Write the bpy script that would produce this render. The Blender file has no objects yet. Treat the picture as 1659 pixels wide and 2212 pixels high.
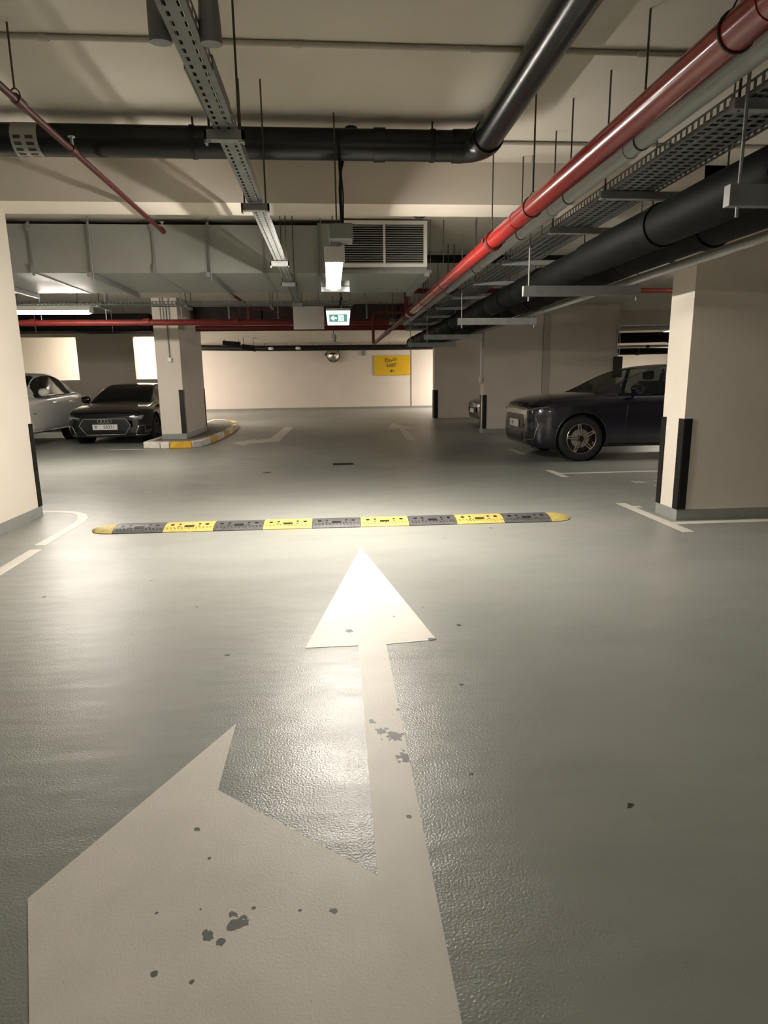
import bpy, bmesh, math, random
from mathutils import Vector, Matrix
from mathutils.bvhtree import BVHTree
random.seed(7)
PI = math.pi
S = bpy.context.scene
COL = S.collection

# ------------------------------------------------------------------ camera
CAM_H = 1.35
cam_d = bpy.data.cameras.new('camera')
cam = bpy.data.objects.new('camera', cam_d); COL.objects.link(cam)
FPX = 1370.0
cam_d.sensor_fit = 'VERTICAL'; cam_d.sensor_height = 24.0
cam_d.lens = FPX / 2212.0 * 24.0
cam_d.clip_start = 0.02; cam_d.clip_end = 200
right = Vector((0.99649898, -0.08255468, -0.01320978))
down = Vector((-0.02966258, -0.20138808, -0.97906229))
fwd = Vector((0.07816588, 0.97602642, -0.2031318))
cam.matrix_world = Matrix(((right.x, -down.x, -fwd.x, 0), (right.y, -down.y, -fwd.y, 0), (right.z, -down.z, -fwd.z, CAM_H), (0, 0, 0, 1)))
S.camera = cam

# ------------------------------------------------------------------ world, exposure
W = bpy.data.worlds.new('world'); S.world = W; W.use_nodes = True
W.node_tree.nodes['Background'].inputs[0].default_value = (1, 0.93, 0.82, 1)
W.node_tree.nodes['Background'].inputs[1].default_value = 0.0
S.view_settings.view_transform = 'Standard'; S.view_settings.look = 'None'
S.view_settings.exposure = 0.58; S.view_settings.gamma = 1.0
S.view_settings.use_curve_mapping = False

cy = S.cycles
cy.max_bounces = 5; cy.diffuse_bounces = 3; cy.glossy_bounces = 2; cy.transmission_bounces = 2; cy.transparent_max_bounces = 6
cy.caustics_reflective = False; cy.caustics_refractive = False

# ------------------------------------------------------------------ materials
def nodes(m):
    m.use_nodes = True
    nt = m.node_tree
    return nt, nt.nodes, nt.links, nt.nodes['Principled BSDF']

def mat(name, col, rough=0.5, metal=0.0, var=0.08, scale=6.0, bump=0.0, bscale=80.0, coat=0.0, rvar=0.0, spec=0.5):
    m = bpy.data.materials.new(name)
    nt, N, L, P = nodes(m)
    tc = N.new('ShaderNodeTexCoord')
    nz = N.new('ShaderNodeTexNoise'); nz.inputs['Scale'].default_value = scale; nz.inputs['Detail'].default_value = 5
    L.new(tc.outputs['Object'], nz.inputs['Vector'])
    rp = N.new('ShaderNodeMapRange')
    rp.inputs[1].default_value = 0.3; rp.inputs[2].default_value = 0.7
    rp.inputs[3].default_value = 1 - var; rp.inputs[4].default_value = 1 + var
    L.new(nz.outputs['Fac'], rp.inputs[0])
    hs = N.new('ShaderNodeHueSaturation'); hs.inputs['Color'].default_value = (*col, 1)
    L.new(rp.outputs[0], hs.inputs['Value']); L.new(hs.outputs['Color'], P.inputs['Base Color'])
    P.inputs['Metallic'].default_value = metal
    P.inputs['Specular IOR Level'].default_value = spec
    if rvar:
        r2 = N.new('ShaderNodeMapRange'); r2.inputs[3].default_value = rough - rvar; r2.inputs[4].default_value = rough + rvar
        r2.inputs[1].default_value = 0.3; r2.inputs[2].default_value = 0.7
        L.new(nz.outputs['Fac'], r2.inputs[0]); L.new(r2.outputs[0], P.inputs['Roughness'])
    else:
        P.inputs['Roughness'].default_value = rough
    P.inputs['Coat Weight'].default_value = coat; P.inputs['Coat Roughness'].default_value = 0.04
    if bump:
        b = N.new('ShaderNodeBump'); b.inputs['Strength'].default_value = bump; b.inputs['Distance'].default_value = 0.003
        n2 = N.new('ShaderNodeTexNoise'); n2.inputs['Scale'].default_value = bscale; n2.inputs['Detail'].default_value = 3
        L.new(tc.outputs['Object'], n2.inputs['Vector']); L.new(n2.outputs['Fac'], b.inputs['Height']); L.new(b.outputs[0], P.inputs['Normal'])
    return m

def emis(name, col, strength):
    m = bpy.data.materials.new(name)
    nt, N, L, P = nodes(m)
    P.inputs['Base Color'].default_value = (0.8, 0.8, 0.8, 1)
    P.inputs['Emission Color'].default_value = (*col, 1); P.inputs['Emission Strength'].default_value = strength
    return m

def spots_mask(nt, N, L, geo_pos, spots, wob=0.6, wscale=22.0):
    """max over spots of (noise-wobbled distance < r)"""
    nz = N.new('ShaderNodeTexNoise'); nz.inputs['Scale'].default_value = wscale; nz.inputs['Detail'].default_value = 4
    L.new(geo_pos, nz.inputs['Vector'])
    out = None
    for (x, y, r) in spots:
        d = N.new('ShaderNodeVectorMath'); d.operation = 'DISTANCE'; d.inputs[1].default_value = (x, y, 0.0)
        fl = N.new('ShaderNodeVectorMath'); fl.operation = 'MULTIPLY'; fl.inputs[1].default_value = (1, 1, 0)
        L.new(geo_pos, fl.inputs[0]); L.new(fl.outputs[0], d.inputs[0])
        q = N.new('ShaderNodeMath'); q.operation = 'DIVIDE'; q.inputs[1].default_value = r * 0.72
        L.new(d.outputs['Value'], q.inputs[0])
        a = N.new('ShaderNodeMath'); a.operation = 'MULTIPLY_ADD'; a.inputs[1].default_value = 3.2; a.inputs[2].default_value = -1.6
        L.new(nz.outputs['Fac'], a.inputs[0])
        s = N.new('ShaderNodeMath'); s.operation = 'ADD'; L.new(q.outputs[0], s.inputs[0]); L.new(a.outputs[0], s.inputs[1])
        lt = N.new('ShaderNodeMath'); lt.operation = 'LESS_THAN'; lt.inputs[1].default_value = 0.9
        L.new(s.outputs[0], lt.inputs[0])
        if out is None: out = lt.outputs[0]
        else:
            mx = N.new('ShaderNodeMath'); mx.operation = 'MAXIMUM'; L.new(out, mx.inputs[0]); L.new(lt.outputs[0], mx.inputs[1]); out = mx.outputs[0]
    return out

def floor_material():
    m = bpy.data.materials.new('epoxy_floor')
    nt, N, L, P = nodes(m)
    g = N.new('ShaderNodeNewGeometry'); pos = g.outputs['Position']
    n1 = N.new('ShaderNodeTexNoise'); n1.inputs['Scale'].default_value = 0.55; n1.inputs['Detail'].default_value = 3
    L.new(pos, n1.inputs['Vector'])
    cr = N.new('ShaderNodeValToRGB'); L.new(n1.outputs['Fac'], cr.inputs[0])
    cr.color_ramp.elements[0].position = 0.3; cr.color_ramp.elements[0].color = (0.235, 0.242, 0.220, 1)
    cr.color_ramp.elements[1].position = 0.72; cr.color_ramp.elements[1].color = (0.290, 0.295, 0.270, 1)
    # tyre-worn darker streaks running across
    mp = N.new('ShaderNodeMapping'); mp.inputs['Scale'].default_value = (1.1, 2.6, 1); L.new(pos, mp.inputs['Vector'])
    n2 = N.new('ShaderNodeTexNoise'); n2.inputs['Scale'].default_value = 1.1; n2.inputs['Detail'].default_value = 4; n2.inputs['Roughness'].default_value = 0.6
    L.new(mp.outputs[0], n2.inputs['Vector'])
    st = N.new('ShaderNodeMapRange'); st.inputs[1].default_value = 0.48; st.inputs[2].default_value = 0.80; st.inputs[3].default_value = 0; st.inputs[4].default_value = 0.22
    L.new(n2.outputs['Fac'], st.inputs[0])
    mx = N.new('ShaderNodeMix'); mx.data_type = 'RGBA'; mx.inputs['B'].default_value = (0.11, 0.11, 0.10, 1)
    L.new(st.outputs[0], mx.inputs['Factor']); L.new(cr.outputs[0], mx.inputs['A'])
    sp = spots_mask(nt, N, L, pos, [(0.55, 2.61, 0.014), (0.92, 1.74, 0.018), (-1.29, 4.37, 0.014), (-0.86, 3.79, 0.016), (-0.56, 3.05, 0.016), (0.68, 3.31, 0.02),
        (-1.9, 4.1, 0.02), (0.52, 3.62, 0.012), (1.44, 5.62, 0.03), (-1.0, 9.7, 0.1), (0.95, 5.3, 0.015), (0.45, 1.95, 0.012), (1.2, 1.35, 0.012)], wscale=45)
    mk = N.new('ShaderNodeMix'); mk.data_type = 'RGBA'; mk.inputs['B'].default_value = (0.035, 0.035, 0.032, 1)
    L.new(sp, mk.inputs['Factor']); L.new(mx.outputs['Result'], mk.inputs['A']); L.new(mk.outputs['Result'], P.inputs['Base Color'])
    # gloss: worn streaks vs matt
    rr = N.new('ShaderNodeMapRange'); rr.inputs[1].default_value = 0.1; rr.inputs[2].default_value = 0.9; rr.inputs[3].default_value = 0.30; rr.inputs[4].default_value = 0.46
    n5 = N.new('ShaderNodeTexNoise'); n5.inputs['Scale'].default_value = 1.6; n5.inputs['Detail'].default_value = 3; L.new(mp.outputs[0], n5.inputs['Vector'])
    L.new(n5.outputs['Fac'], rr.inputs[0]); L.new(rr.outputs[0], P.inputs['Roughness'])
    P.inputs['Specular IOR Level'].default_value = 0.5
    nb = N.new('ShaderNodeTexNoise'); nb.inputs['Scale'].default_value = 135; nb.inputs['Detail'].default_value = 1; L.new(pos, nb.inputs['Vector'])
    b1 = N.new('ShaderNodeBump'); b1.inputs['Strength'].default_value = 0.6; b1.inputs['Distance'].default_value = 0.0025
    L.new(nb.outputs['Fac'], b1.inputs['Height'])
    b2 = N.new('ShaderNodeBump'); b2.inputs['Strength'].default_value = 0.35; b2.inputs['Distance'].default_value = 0.012
    n6 = N.new('ShaderNodeTexNoise'); n6.inputs['Scale'].default_value = 4.0; n6.inputs['Detail'].default_value = 1; L.new(mp.outputs[0], n6.inputs['Vector'])
    L.new(n6.outputs['Fac'], b2.inputs['Height']); L.new(b1.outputs[0], b2.inputs['Normal']); L.new(b2.outputs[0], P.inputs['Normal'])
    return m

def paint_material(name, col, spots, wear=0.0):
    m = bpy.data.materials.new(name)
    nt, N, L, P = nodes(m)
    g = N.new('ShaderNodeNewGeometry'); pos = g.outputs['Position']
    n1 = N.new('ShaderNodeTexNoise'); n1.inputs['Scale'].default_value = 3.0; n1.inputs['Detail'].default_value = 6; L.new(pos, n1.inputs['Vector'])
    rp = N.new('ShaderNodeMapRange'); rp.inputs[1].default_value = 0.3; rp.inputs[2].default_value = 0.7; rp.inputs[3].default_value = 0.9; rp.inputs[4].default_value = 1.06
    L.new(n1.outputs['Fac'], rp.inputs[0])
    hs = N.new('ShaderNodeHueSaturation'); hs.inputs['Color'].default_value = (*col, 1); L.new(rp.outputs[0], hs.inputs['Value'])
    res = hs.outputs['Color']
    n3 = N.new('ShaderNodeTexNoise'); n3.inputs['Scale'].default_value = 16; n3.inputs['Detail'].default_value = 5; n3.inputs['Roughness'].default_value = 0.75; L.new(pos, n3.inputs['Vector'])
    gt = N.new('ShaderNodeMath'); gt.operation = 'GREATER_THAN'; gt.inputs[1].default_value = 0.70 - wear; L.new(n3.outputs['Fac'], gt.inputs[0])
    fac = gt.outputs[0]
    if spots:
        sm = spots_mask(nt, N, L, pos, spots, wscale=38)
        mxx = N.new('ShaderNodeMath'); mxx.operation = 'MAXIMUM'; L.new(fac, mxx.inputs[0]); L.new(sm, mxx.inputs[1]); fac = mxx.outputs[0]
    mk = N.new('ShaderNodeMix'); mk.data_type = 'RGBA'; mk.inputs['B'].default_value = (0.13, 0.135, 0.122, 1)
    L.new(fac, mk.inputs['Factor']); L.new(res, mk.inputs['A']); L.new(mk.outputs['Result'], P.inputs['Base Color'])
    P.inputs['Roughness'].default_value = 0.5; P.inputs['Specular IOR Level'].default_value = 0.35
    nb = N.new('ShaderNodeTexNoise'); nb.inputs['Scale'].default_value = 140; nb.inputs['Detail'].default_value = 2; L.new(pos, nb.inputs['Vector'])
    b1 = N.new('ShaderNodeBump'); b1.inputs['Strength'].default_value = 0.4; b1.inputs['Distance'].default_value = 0.002
    L.new(nb.outputs['Fac'], b1.inputs['Height']); L.new(b1.outputs[0], P.inputs['Normal'])
    return m

def glass_material(name, tint, alpha):
    m = bpy.data.materials.new(name)
    nt, N, L, P = nodes(m)
    P.inputs['Base Color'].default_value = (*tint, 1); P.inputs['Roughness'].default_value = 0.06
    tr = N.new('ShaderNodeBsdfTransparent'); tr.inputs[0].default_value = (0.55, 0.58, 0.55, 1)
    mx = N.new('ShaderNodeMixShader'); mx.inputs[0].default_value = alpha
    L.new(tr.outputs[0], mx.inputs[1]); L.new(P.outputs[0], mx.inputs[2])
    L.new(mx.outputs[0], N['Material Output'].inputs['Surface'])
    return m

M = {}
M['floor'] = floor_material()
M['wall'] = mat('cream_paint', (0.66, 0.60, 0.52), 0.75, var=0.03, scale=1.5)
M['ceil'] = mat('ceiling_paint', (0.62, 0.575, 0.49), 0.85, var=0.05, scale=0.9)
M['skirt'] = mat('skirting_epoxy', (0.25, 0.255, 0.235), 0.4, var=0.08)
M['rubber'] = mat('black_rubber', (0.007, 0.0065, 0.006), 0.5, var=0.2, scale=20, spec=0.3)
M['galv'] = mat('galvanised_steel', (0.27, 0.275, 0.265), 0.5, metal=0.35, var=0.14, scale=14, rvar=0.08)
M['galv_tray'] = mat('galvanised_tray', (0.21, 0.213, 0.205), 0.55, metal=0.3, var=0.12, scale=10)
M['duct'] = mat('duct_sheet_metal', (0.32, 0.325, 0.30), 0.55, metal=0.3, var=0.08, scale=2.0, rvar=0.08)
M['rod'] = mat('threaded_rod_steel', (0.09, 0.08, 0.065), 0.55, metal=0.6, var=0.15, scale=60)
M['red'] = mat('red_fire_pipe_paint', (0.25, 0.014, 0.012), 0.22, var=0.12, scale=5, coat=0.25)
M['red_brown'] = mat('red_brown_pipe_paint', (0.052, 0.009, 0.006), 0.5, var=0.15, scale=5, spec=0.25)
M['red_dark'] = mat('red_oxide_paint', (0.12, 0.012, 0.009), 0.5, spec=0.3, var=0.15, scale=5)
M['shade_brown'] = mat('ceiling_shade_brown', (0.035, 0.022, 0.018), 0.6, var=0.2, spec=0.2)  # dark tone for the unlit ceiling zone behind the exit sign
M['blackpipe'] = mat('black_drain_plastic', (0.007, 0.007, 0.0065), 0.27, var=0.2, scale=8, spec=0.4)
M['insul'] = mat('black_insulation', (0.0045, 0.0047, 0.0045), 0.62, spec=0.10, var=0.25, scale=7, bump=0.6, bscale=14)
M['pvc'] = mat('grey_pvc', (0.36, 0.37, 0.355), 0.42, var=0.05)
M['white'] = mat('white_enamel', (0.72, 0.70, 0.66), 0.45, var=0.03)
M['panelwhite'] = mat('white_panel', (0.62, 0.58, 0.55), 0.6, var=0.03)
M['cond'] = mat('painted_conduit', (0.46, 0.42, 0.35), 0.7, var=0.06)
M['steelgrey'] = mat('grey_conduit', (0.30, 0.29, 0.27), 0.5, metal=0.4)
M['sticker'] = mat('pale_sticker', (0.30, 0.28, 0.25), 0.6, var=0.06)
M['ink'] = mat('dark_ink', (0.03, 0.03, 0.028), 0.7, var=0.1)
M['bump_y'] = mat('yellow_rubber', (0.44, 0.355, 0.10), 0.55, var=0.2, scale=25, bump=0.5, bscale=45)
M['bump_k'] = mat('charcoal_rubber', (0.085, 0.084, 0.085), 0.42, var=0.25, scale=25, bump=0.5, bscale=45)
M['kerb_y'] = mat('kerb_yellow_paint', (0.62, 0.36, 0.02), 0.6, var=0.2, scale=12)
M['kerb_w'] = mat('kerb_white_paint', (0.70, 0.67, 0.60), 0.6, var=0.12, scale=9)
M['kerb_top'] = mat('kerb_infill_concrete', (0.24, 0.215, 0.185), 0.85, var=0.25, scale=6, bump=0.6, bscale=30)
M['sign_y'] = mat('sign_yellow', (0.66, 0.42, 0.005), 0.5, var=0.05)
M['paint'] = paint_material('road_paint_white', (0.68, 0.645, 0.575), [(0.19, 2.19, 0.05), (0.20, 2.08, 0.045), (0.15, 2.26, 0.03), (0.06, 3.27, 0.04), (0.21, 2.42, 0.016), (0.30, 3.5, 0.015), (0.46, 3.14, 0.03)], 0.0)
M['paint_arrow'] = M['paint']
M['paint_big'] = paint_material('road_paint_white_near', (0.68, 0.645, 0.575), [(0.16, 2.26, 0.035), (0.205, 2.22, 0.05), (0.235, 2.07, 0.045), (0.13, 2.33, 0.02), (0.06, 3.29, 0.035), (0.245, 2.42, 0.014), (0.33, 3.48, 0.012),
    (0.5, 3.13, 0.035), (-0.28, 1.40, 0.036), (-0.34, 1.37, 0.022), (-0.31, 1.34, 0.015), (-0.49, 1.45, 0.010), (-0.45, 1.27, 0.012), (-0.36, 1.24, 0.01),
    (-0.45, 1.76, 0.014), (-0.39, 1.63, 0.010), (-0.03, 1.41, 0.013), (-0.12, 1.42, 0.008), (-0.24, 1.44, 0.007), (0.21, 1.75, 0.012), (-0.38, 1.45, 0.007)], 0.0)
M['paint_worn'] = paint_material('road_paint_worn', (0.60, 0.57, 0.51), [], 0.10)
M['carblack'] = mat('car_paint_black', (0.007, 0.007, 0.009), 0.22, var=0.05, coat=1.0)
M['carnavy'] = mat('car_paint_navy', (0.006, 0.005, 0.014), 0.25, metal=0.0, var=0.05, coat=1.0)
M['carwhite'] = mat('car_paint_white', (0.66, 0.65, 0.62), 0.3, var=0.03, coat=0.7)
M['chrome'] = mat('chrome', (0.78, 0.76, 0.72), 0.14, metal=1.0, var=0.03)
M['trimblack'] = mat('black_trim_plastic', (0.010, 0.010, 0.010), 0.4, var=0.1)
M['tyre'] = mat('tyre_rubber', (0.012, 0.012, 0.012), 0.65, var=0.15, scale=30)
M['rimblack'] = mat('rim_gloss_black', (0.012, 0.012, 0.012), 0.2, var=0.05)
M['rimface'] = mat('rim_machined_face', (0.56, 0.47, 0.38), 0.32, metal=0.85, var=0.05)
M['glass_dark'] = mat('tinted_car_glass', (0.006, 0.007, 0.007), 0.08, var=0.05, spec=0.35)
M['glass'] = glass_material('windscreen_glass', (0.02, 0.024, 0.022), 0.34)
M['glass_side'] = glass_material('side_window_glass', (0.01, 0.012, 0.011), 0.55)
M['lampglass'] = mat('headlight_lens', (0.40, 0.41, 0.42), 0.08, var=0.1, coat=1.0, metal=0.5)
M['lampdark'] = mat('headlight_dark', (0.03, 0.03, 0.035), 0.1, var=0.1, coat=1.0)
M['plate'] = mat('plate_white', (0.72, 0.69, 0.66), 0.5, var=0.03)
M['seat'] = mat('car_interior', (0.02, 0.019, 0.018), 0.7)
M['mirror'] = mat('mirror_silver', (0.75, 0.72, 0.66), 0.06, metal=1.0, var=0.02)
M['tube'] = emis('lamp_tube_light', (1.0, 0.925, 0.82), 328)
M['tube2'] = emis('lamp_tube_light_bay', (1.0, 0.92, 0.81), 230)
M['tubebright'] = emis('lamp_tube_light_ramp', (1.0, 0.92, 0.80), 210)
M['tubefar'] = emis('lamp_tube_light_far', (1.0, 0.88, 0.80), 900)
M['tubefar2'] = emis('lamp_tube_light_far_left', (1.0, 0.88, 0.80), 1150)
M['tuberear'] = emis('lamp_tube_light_rear', (1.0, 0.92, 0.81), 430)
M['tubedim'] = emis('lamp_tube_light_dim', (1.0, 0.92, 0.81), 150)
M['exitwhite'] = emis('exit_sign_face', (0.72, 1.0, 0.88), 1.15)
M['exitgreen'] = emis('exit_sign_green', (0.0, 0.17, 0.13), 0.8)

ZC, ZB = 3.12, 2.79                 # underside of slab, underside of beam
# ------------------------------------------------------------------ mesh helpers
class MB:
    """collects geometry in world (or local) coordinates"""
    def __init__(s): s.v = []; s.f = []
    def add(s, vs, fs):
        o = len(s.v); s.v += [tuple(v) for v in vs]; s.f += [tuple(i + o for i in f) for f in fs]; return s
    def box(s, x0, x1, y0, y1, z0, z1):
        return s.add([(x0, y0, z0), (x1, y0, z0), (x1, y1, z0), (x0, y1, z0), (x0, y0, z1), (x1, y0, z1), (x1, y1, z1), (x0, y1, z1)],
                     [(0, 3, 2, 1), (4, 5, 6, 7), (0, 1, 5, 4), (1, 2, 6, 5), (2, 3, 7, 6), (3, 0, 4, 7)])
    def prism(s, poly, z0, z1):
        n = len(poly)
        if sum(poly[i][0] * poly[(i + 1) % n][1] - poly[(i + 1) % n][0] * poly[i][1] for i in range(n)) < 0: poly = poly[::-1]
        return s.add([(x, y, z0) for x, y in poly] + [(x, y, z1) for x, y in poly],
                     [tuple(range(n))[::-1], tuple(range(n, 2 * n))] + [(i, (i + 1) % n, n + (i + 1) % n, n + i) for i in range(n)])
    def tube(s, path, r, n=12, caps=True, closed=False):
        path = [Vector(p) for p in path]; rs = r if isinstance(r, (list, tuple)) else [r] * len(path)
        rings = []; prev = None; m = len(path)
        for i, p in enumerate(path):
            if closed: d = path[(i + 1) % m] - path[i - 1]
            elif i == 0: d = path[1] - p
            elif i == m - 1: d = p - path[-2]
            else: d = (path[i + 1] - p).normalized() + (p - path[i - 1]).normalized()
            d.normalize()
            if prev is None:
                a = Vector((0, 0, 1)) if abs(d.z) < 0.9 else Vector((1, 0, 0))
                u = d.cross(a).normalized()
            else:
                u = (prev - d * prev.dot(d)).normalized()
            prev = u; w = d.cross(u)
            rings.append([p + (u * math.cos(2 * PI * k / n) + w * math.sin(2 * PI * k / n)) * rs[i] for k in range(n)])
        vs = [v for ring in rings for v in ring]; fs = []
        for i in range(m if closed else m - 1):
            j = (i + 1) % m
            for k in range(n):
                fs.append((i * n + k, i * n + (k + 1) % n, j * n + (k + 1) % n, j * n + k))
        if caps and not closed: fs += [tuple(range(n))[::-1], tuple((m - 1) * n + k for k in range(n))]
        return s.add(vs, fs)
    def lathe(s, prof, c, axis='z', n=24, caps=False):
        """prof: (radius, along)"""
        ax = {'x': lambda r, a, t: (c[0] + a, c[1] + r * math.cos(t), c[2] + r * math.sin(t)),
              'y': lambda r, a, t: (c[0] + r * math.sin(t), c[1] + a, c[2] + r * math.cos(t)),
              'z': lambda r, a, t: (c[0] + r * math.cos(t), c[1] + r * math.sin(t), c[2] + a)}[axis]
        vs = [ax(r, a, 2 * PI * k / n) for r, a in prof for k in range(n)]
        fs = [(i * n + k, i * n + (k + 1) % n, (i + 1) * n + (k + 1) % n, (i + 1) * n + k) for i in range(len(prof) - 1) for k in range(n)]
        if caps: fs += [tuple(range(n))[::-1], tuple((len(prof) - 1) * n + k for k in range(n))]
        return s.add(vs, fs)

def world_loc(o):
    v = Vector((0, 0, 0))
    while o is not None: v += o.location; o = o.parent
    return v

def obj(name, mb, m, parent=None, local=False, smooth=False, bevel=0.0, sharp=35):
    me = bpy.data.meshes.new(name)
    vs = mb.v
    if parent is not None and not local:
        w = world_loc(parent); vs = [(v[0] - w.x, v[1] - w.y, v[2] - w.z) for v in vs]
    me.from_pydata(vs, [], mb.f); me.update()
    bm = bmesh.new(); bm.from_mesh(me); bmesh.ops.recalc_face_normals(bm, faces=bm.faces)
    if bevel:
        bmesh.ops.bevel(bm, geom=bm.edges[:] , offset=bevel, segments=1, affect='EDGES', clamp_overlap=True)
    bm.to_mesh(me); bm.free()
    if smooth:
        for p in me.polygons: p.use_smooth = True
        me.set_sharp_from_angle(angle=math.radians(sharp))
    me.materials.append(M[m] if isinstance(m, str) else m)
    o = bpy.data.objects.new(name, me); COL.objects.link(o)
    if parent is not None: o.parent = parent
    return o

def twin(src, parent, loc, rot=None, scale=None):
    c = src.copy(); COL.objects.link(c); c.parent = parent; c.location = loc
    if rot is not None: c.rotation_euler = rot
    if scale is not None: c.scale = scale
    return c

def tag(o, label, cat, group=None, kind=None):
    o['label'] = label; o['category'] = cat
    if group: o['group'] = group
    if kind: o['kind'] = kind
    return o

def thing(name, label, cat, loc=(0, 0, 0), rz=0.0, group=None, kind=None):
    o = bpy.data.objects.new(name, None); COL.objects.link(o)
    o.location = loc; o.rotation_euler = (0, 0, rz); o.empty_display_size = 0.2
    return tag(o, label, cat, group, kind)

def rod(parent, x, y, z0, z1, r=0.006, m='rod', name='rod'):
    z1 = min(z1, ZC - 0.002)
    if 17.58 < y < 18.52: z1 = min(z1, 2.758)
    if 5.66 < y < 6.1: z1 = min(z1, ZB - 0.002)
    return obj(name, MB().tube([(x, y, z0), (x, y, z1)], r, 6), m, parent, smooth=True)

# ------------------------------------------------------------------ structure
def struct(name, mb, m, label, cat, **k):
    return tag(obj(name, mb, m, **k), label, cat, kind='structure')

struct('floor', MB().box(-14, 12, -11, 33, -0.15, 0), 'floor', 'grey green epoxy garage floor with glossy worn patches', 'floor')
struct('ceiling', MB().box(-14, 12, -11, 33, ZC, ZC + 0.2), 'ceil', 'cream painted concrete ceiling slab of the garage', 'ceiling')
struct('wall_back', MB().box(-14, 12, -11.2, -11, 0, ZC), 'wall', 'cream wall closing the garage behind the viewer', 'wall')
struct('wall_left', MB().box(-14.2, -14, -11, 33, 0, ZC), 'wall', 'cream outer wall beyond the left bays', 'wall')
struct('wall_right', MB().box(12, 12.2, -11, 33, 0, ZC), 'wall', 'cream outer wall beyond the right bays', 'wall')
wf = struct('wall_far', MB().box(-14, 12, 31.7, 31.95, 0, ZC), 'wall', 'pale wall at the far end carrying the yellow exit sign', 'wall')
struct('baseboard_far', MB().box(-14, 12, 31.63, 31.698, 0.001, 0.1), 'skirt', 'grey skirting along the far wall', 'baseboard')
# a shallow pier at the right end of the far wall
struct('wall_far_pier', MB().box(3.98, 7.0, 31.655, 31.699, 0.101, ZC - 0.002), 'wall', 'shallow pier of the far wall beside the yellow sign', 'wall')
# near beam over the speed bump
struct('ceiling_beam', MB().box(-14, 12, 5.68, 6.08, ZB, ZC + 0.01), 'wall', 'cream ceiling beam above the speed bump', 'beam')
struct('ceiling_beam', MB().box(-14, 12, 17.6, 18.5, 2.76, ZC + 0.01), 'wall', 'farther ceiling beam behind the hanging exit sign', 'beam')

def column(x0, x1, y0, y1, z0, guards, label, gh=0.86, base=0.105, gw=0.075, ztop=ZC):
    c = thing('column', label, 'column', ((x0 + x1) / 2, (y0 + y1) / 2, z0), kind='structure')
    obj('shaft', MB().box(x0, x1, y0, y1, z0 + base, ztop), 'wall', c)
    e = 0.004
    obj('skirting', MB().box(x0 - e, x1 + e, y0 - e, y1 + e, z0, z0 + base), 'skirt', c)
    for (gx, gy, sx, sy) in guards:                       # L-shaped rubber corner guard, sx/sy point away from the column
        t = 0.012; zb, zt = z0 + base + 0.003, z0 + base + gh
        p = [(gx + sx * t, gy + sy * t), (gx + sx * t, gy - sy * gw), (gx + sx * 0.001, gy - sy * gw), (gx + sx * 0.001, gy + sy * 0.001), (gx - sx * gw, gy + sy * 0.001), (gx - sx * gw, gy + sy * t)]
        # rounded nose
        p[0:1] = [(gx - sx * 0.006, gy + sy * t), (gx + sx * t * 0.7, gy + sy * t * 0.7), (gx + sx * t, gy - sy * 0.006)]
        obj('corner_guard', MB().prism(p, zb, zt), 'rubber', c)
    return c

column(-4.3, -3.07, 5.5, 6.83, 0, [(-3.07, 6.83, 1, 1), (-3.07, 5.5, 1, -1)], 'broad cream column beside the curved white line, black corner guard')
column(3.26, 4.75, 5.68, 6.07, 0, [(3.26, 5.68, -1, -1), (3.26, 6.07, -1, 1)], 'cream column beside the bay line, brightly lit side with two black guards')
cp = column(-3.72, -3.2, 14.35, 16.75, 0.14, [(-3.2, 14.35, 1, -1), (-3.2, 16.75, 1, 1)], 'cream pillar standing on the yellow and white kerbed island', gh=0.95, gw=0.09, base=0.12)
# right hand wall and piers
rw = column(3.80, 7.2, 15.85, 16.2, 0, [(3.80, 15.85, -1, -1), (3.80, 16.2, -1, 1)], 'wide cream wall pier behind the dark blue car', gh=0.84, gw=0.085, base=0.12)
column(3.62, 12, 22.4, 22.75, 0, [(3.62, 22.4, -1, -1), (3.62, 22.75, -1, 1)], 'cream cross wall ending in a black corner guard near the far wall', gh=0.98, gw=0.13, base=0.02)
# left wall with two openings towards the lit ramp
def wall_openings():
    mb = MB(); y0, y1 = 20.0, 20.2
    xs = [-14, -9.6, -7.44, -5.80, -4.95, -4.25]
    mb.box(-14, -9.6, y0, y1, 0, ZC); mb.box(-7.44, -5.80, y0, y1, 0, ZC); mb.box(-4.95, -4.25, y0, y1, 0, ZC)
    for a, b in ((-9.6, -7.44), (-5.80, -4.95)):
        mb.box(a, b, y0, y1, 0, 1.48); mb.box(a, b, y0, y1, 2.72, ZC)
    return mb
struct('wall_openings', wall_openings(), 'wall', 'cream wall behind the parked cars with two openings onto a bright ramp', 'wall')
struct('wall_ramp', MB().box(-14, -4.5, 22.3, 22.5, 0, ZC), 'wall', 'brightly lit ramp wall seen through the wall openings', 'wall')

# ------------------------------------------------------------------ floor paint
def flat(name, poly, m, label, cat='floor marking', z=0.0025, group=None):
    return tag(obj(name, MB().prism(poly, 0.0002, z), m), label, cat, group)

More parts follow.
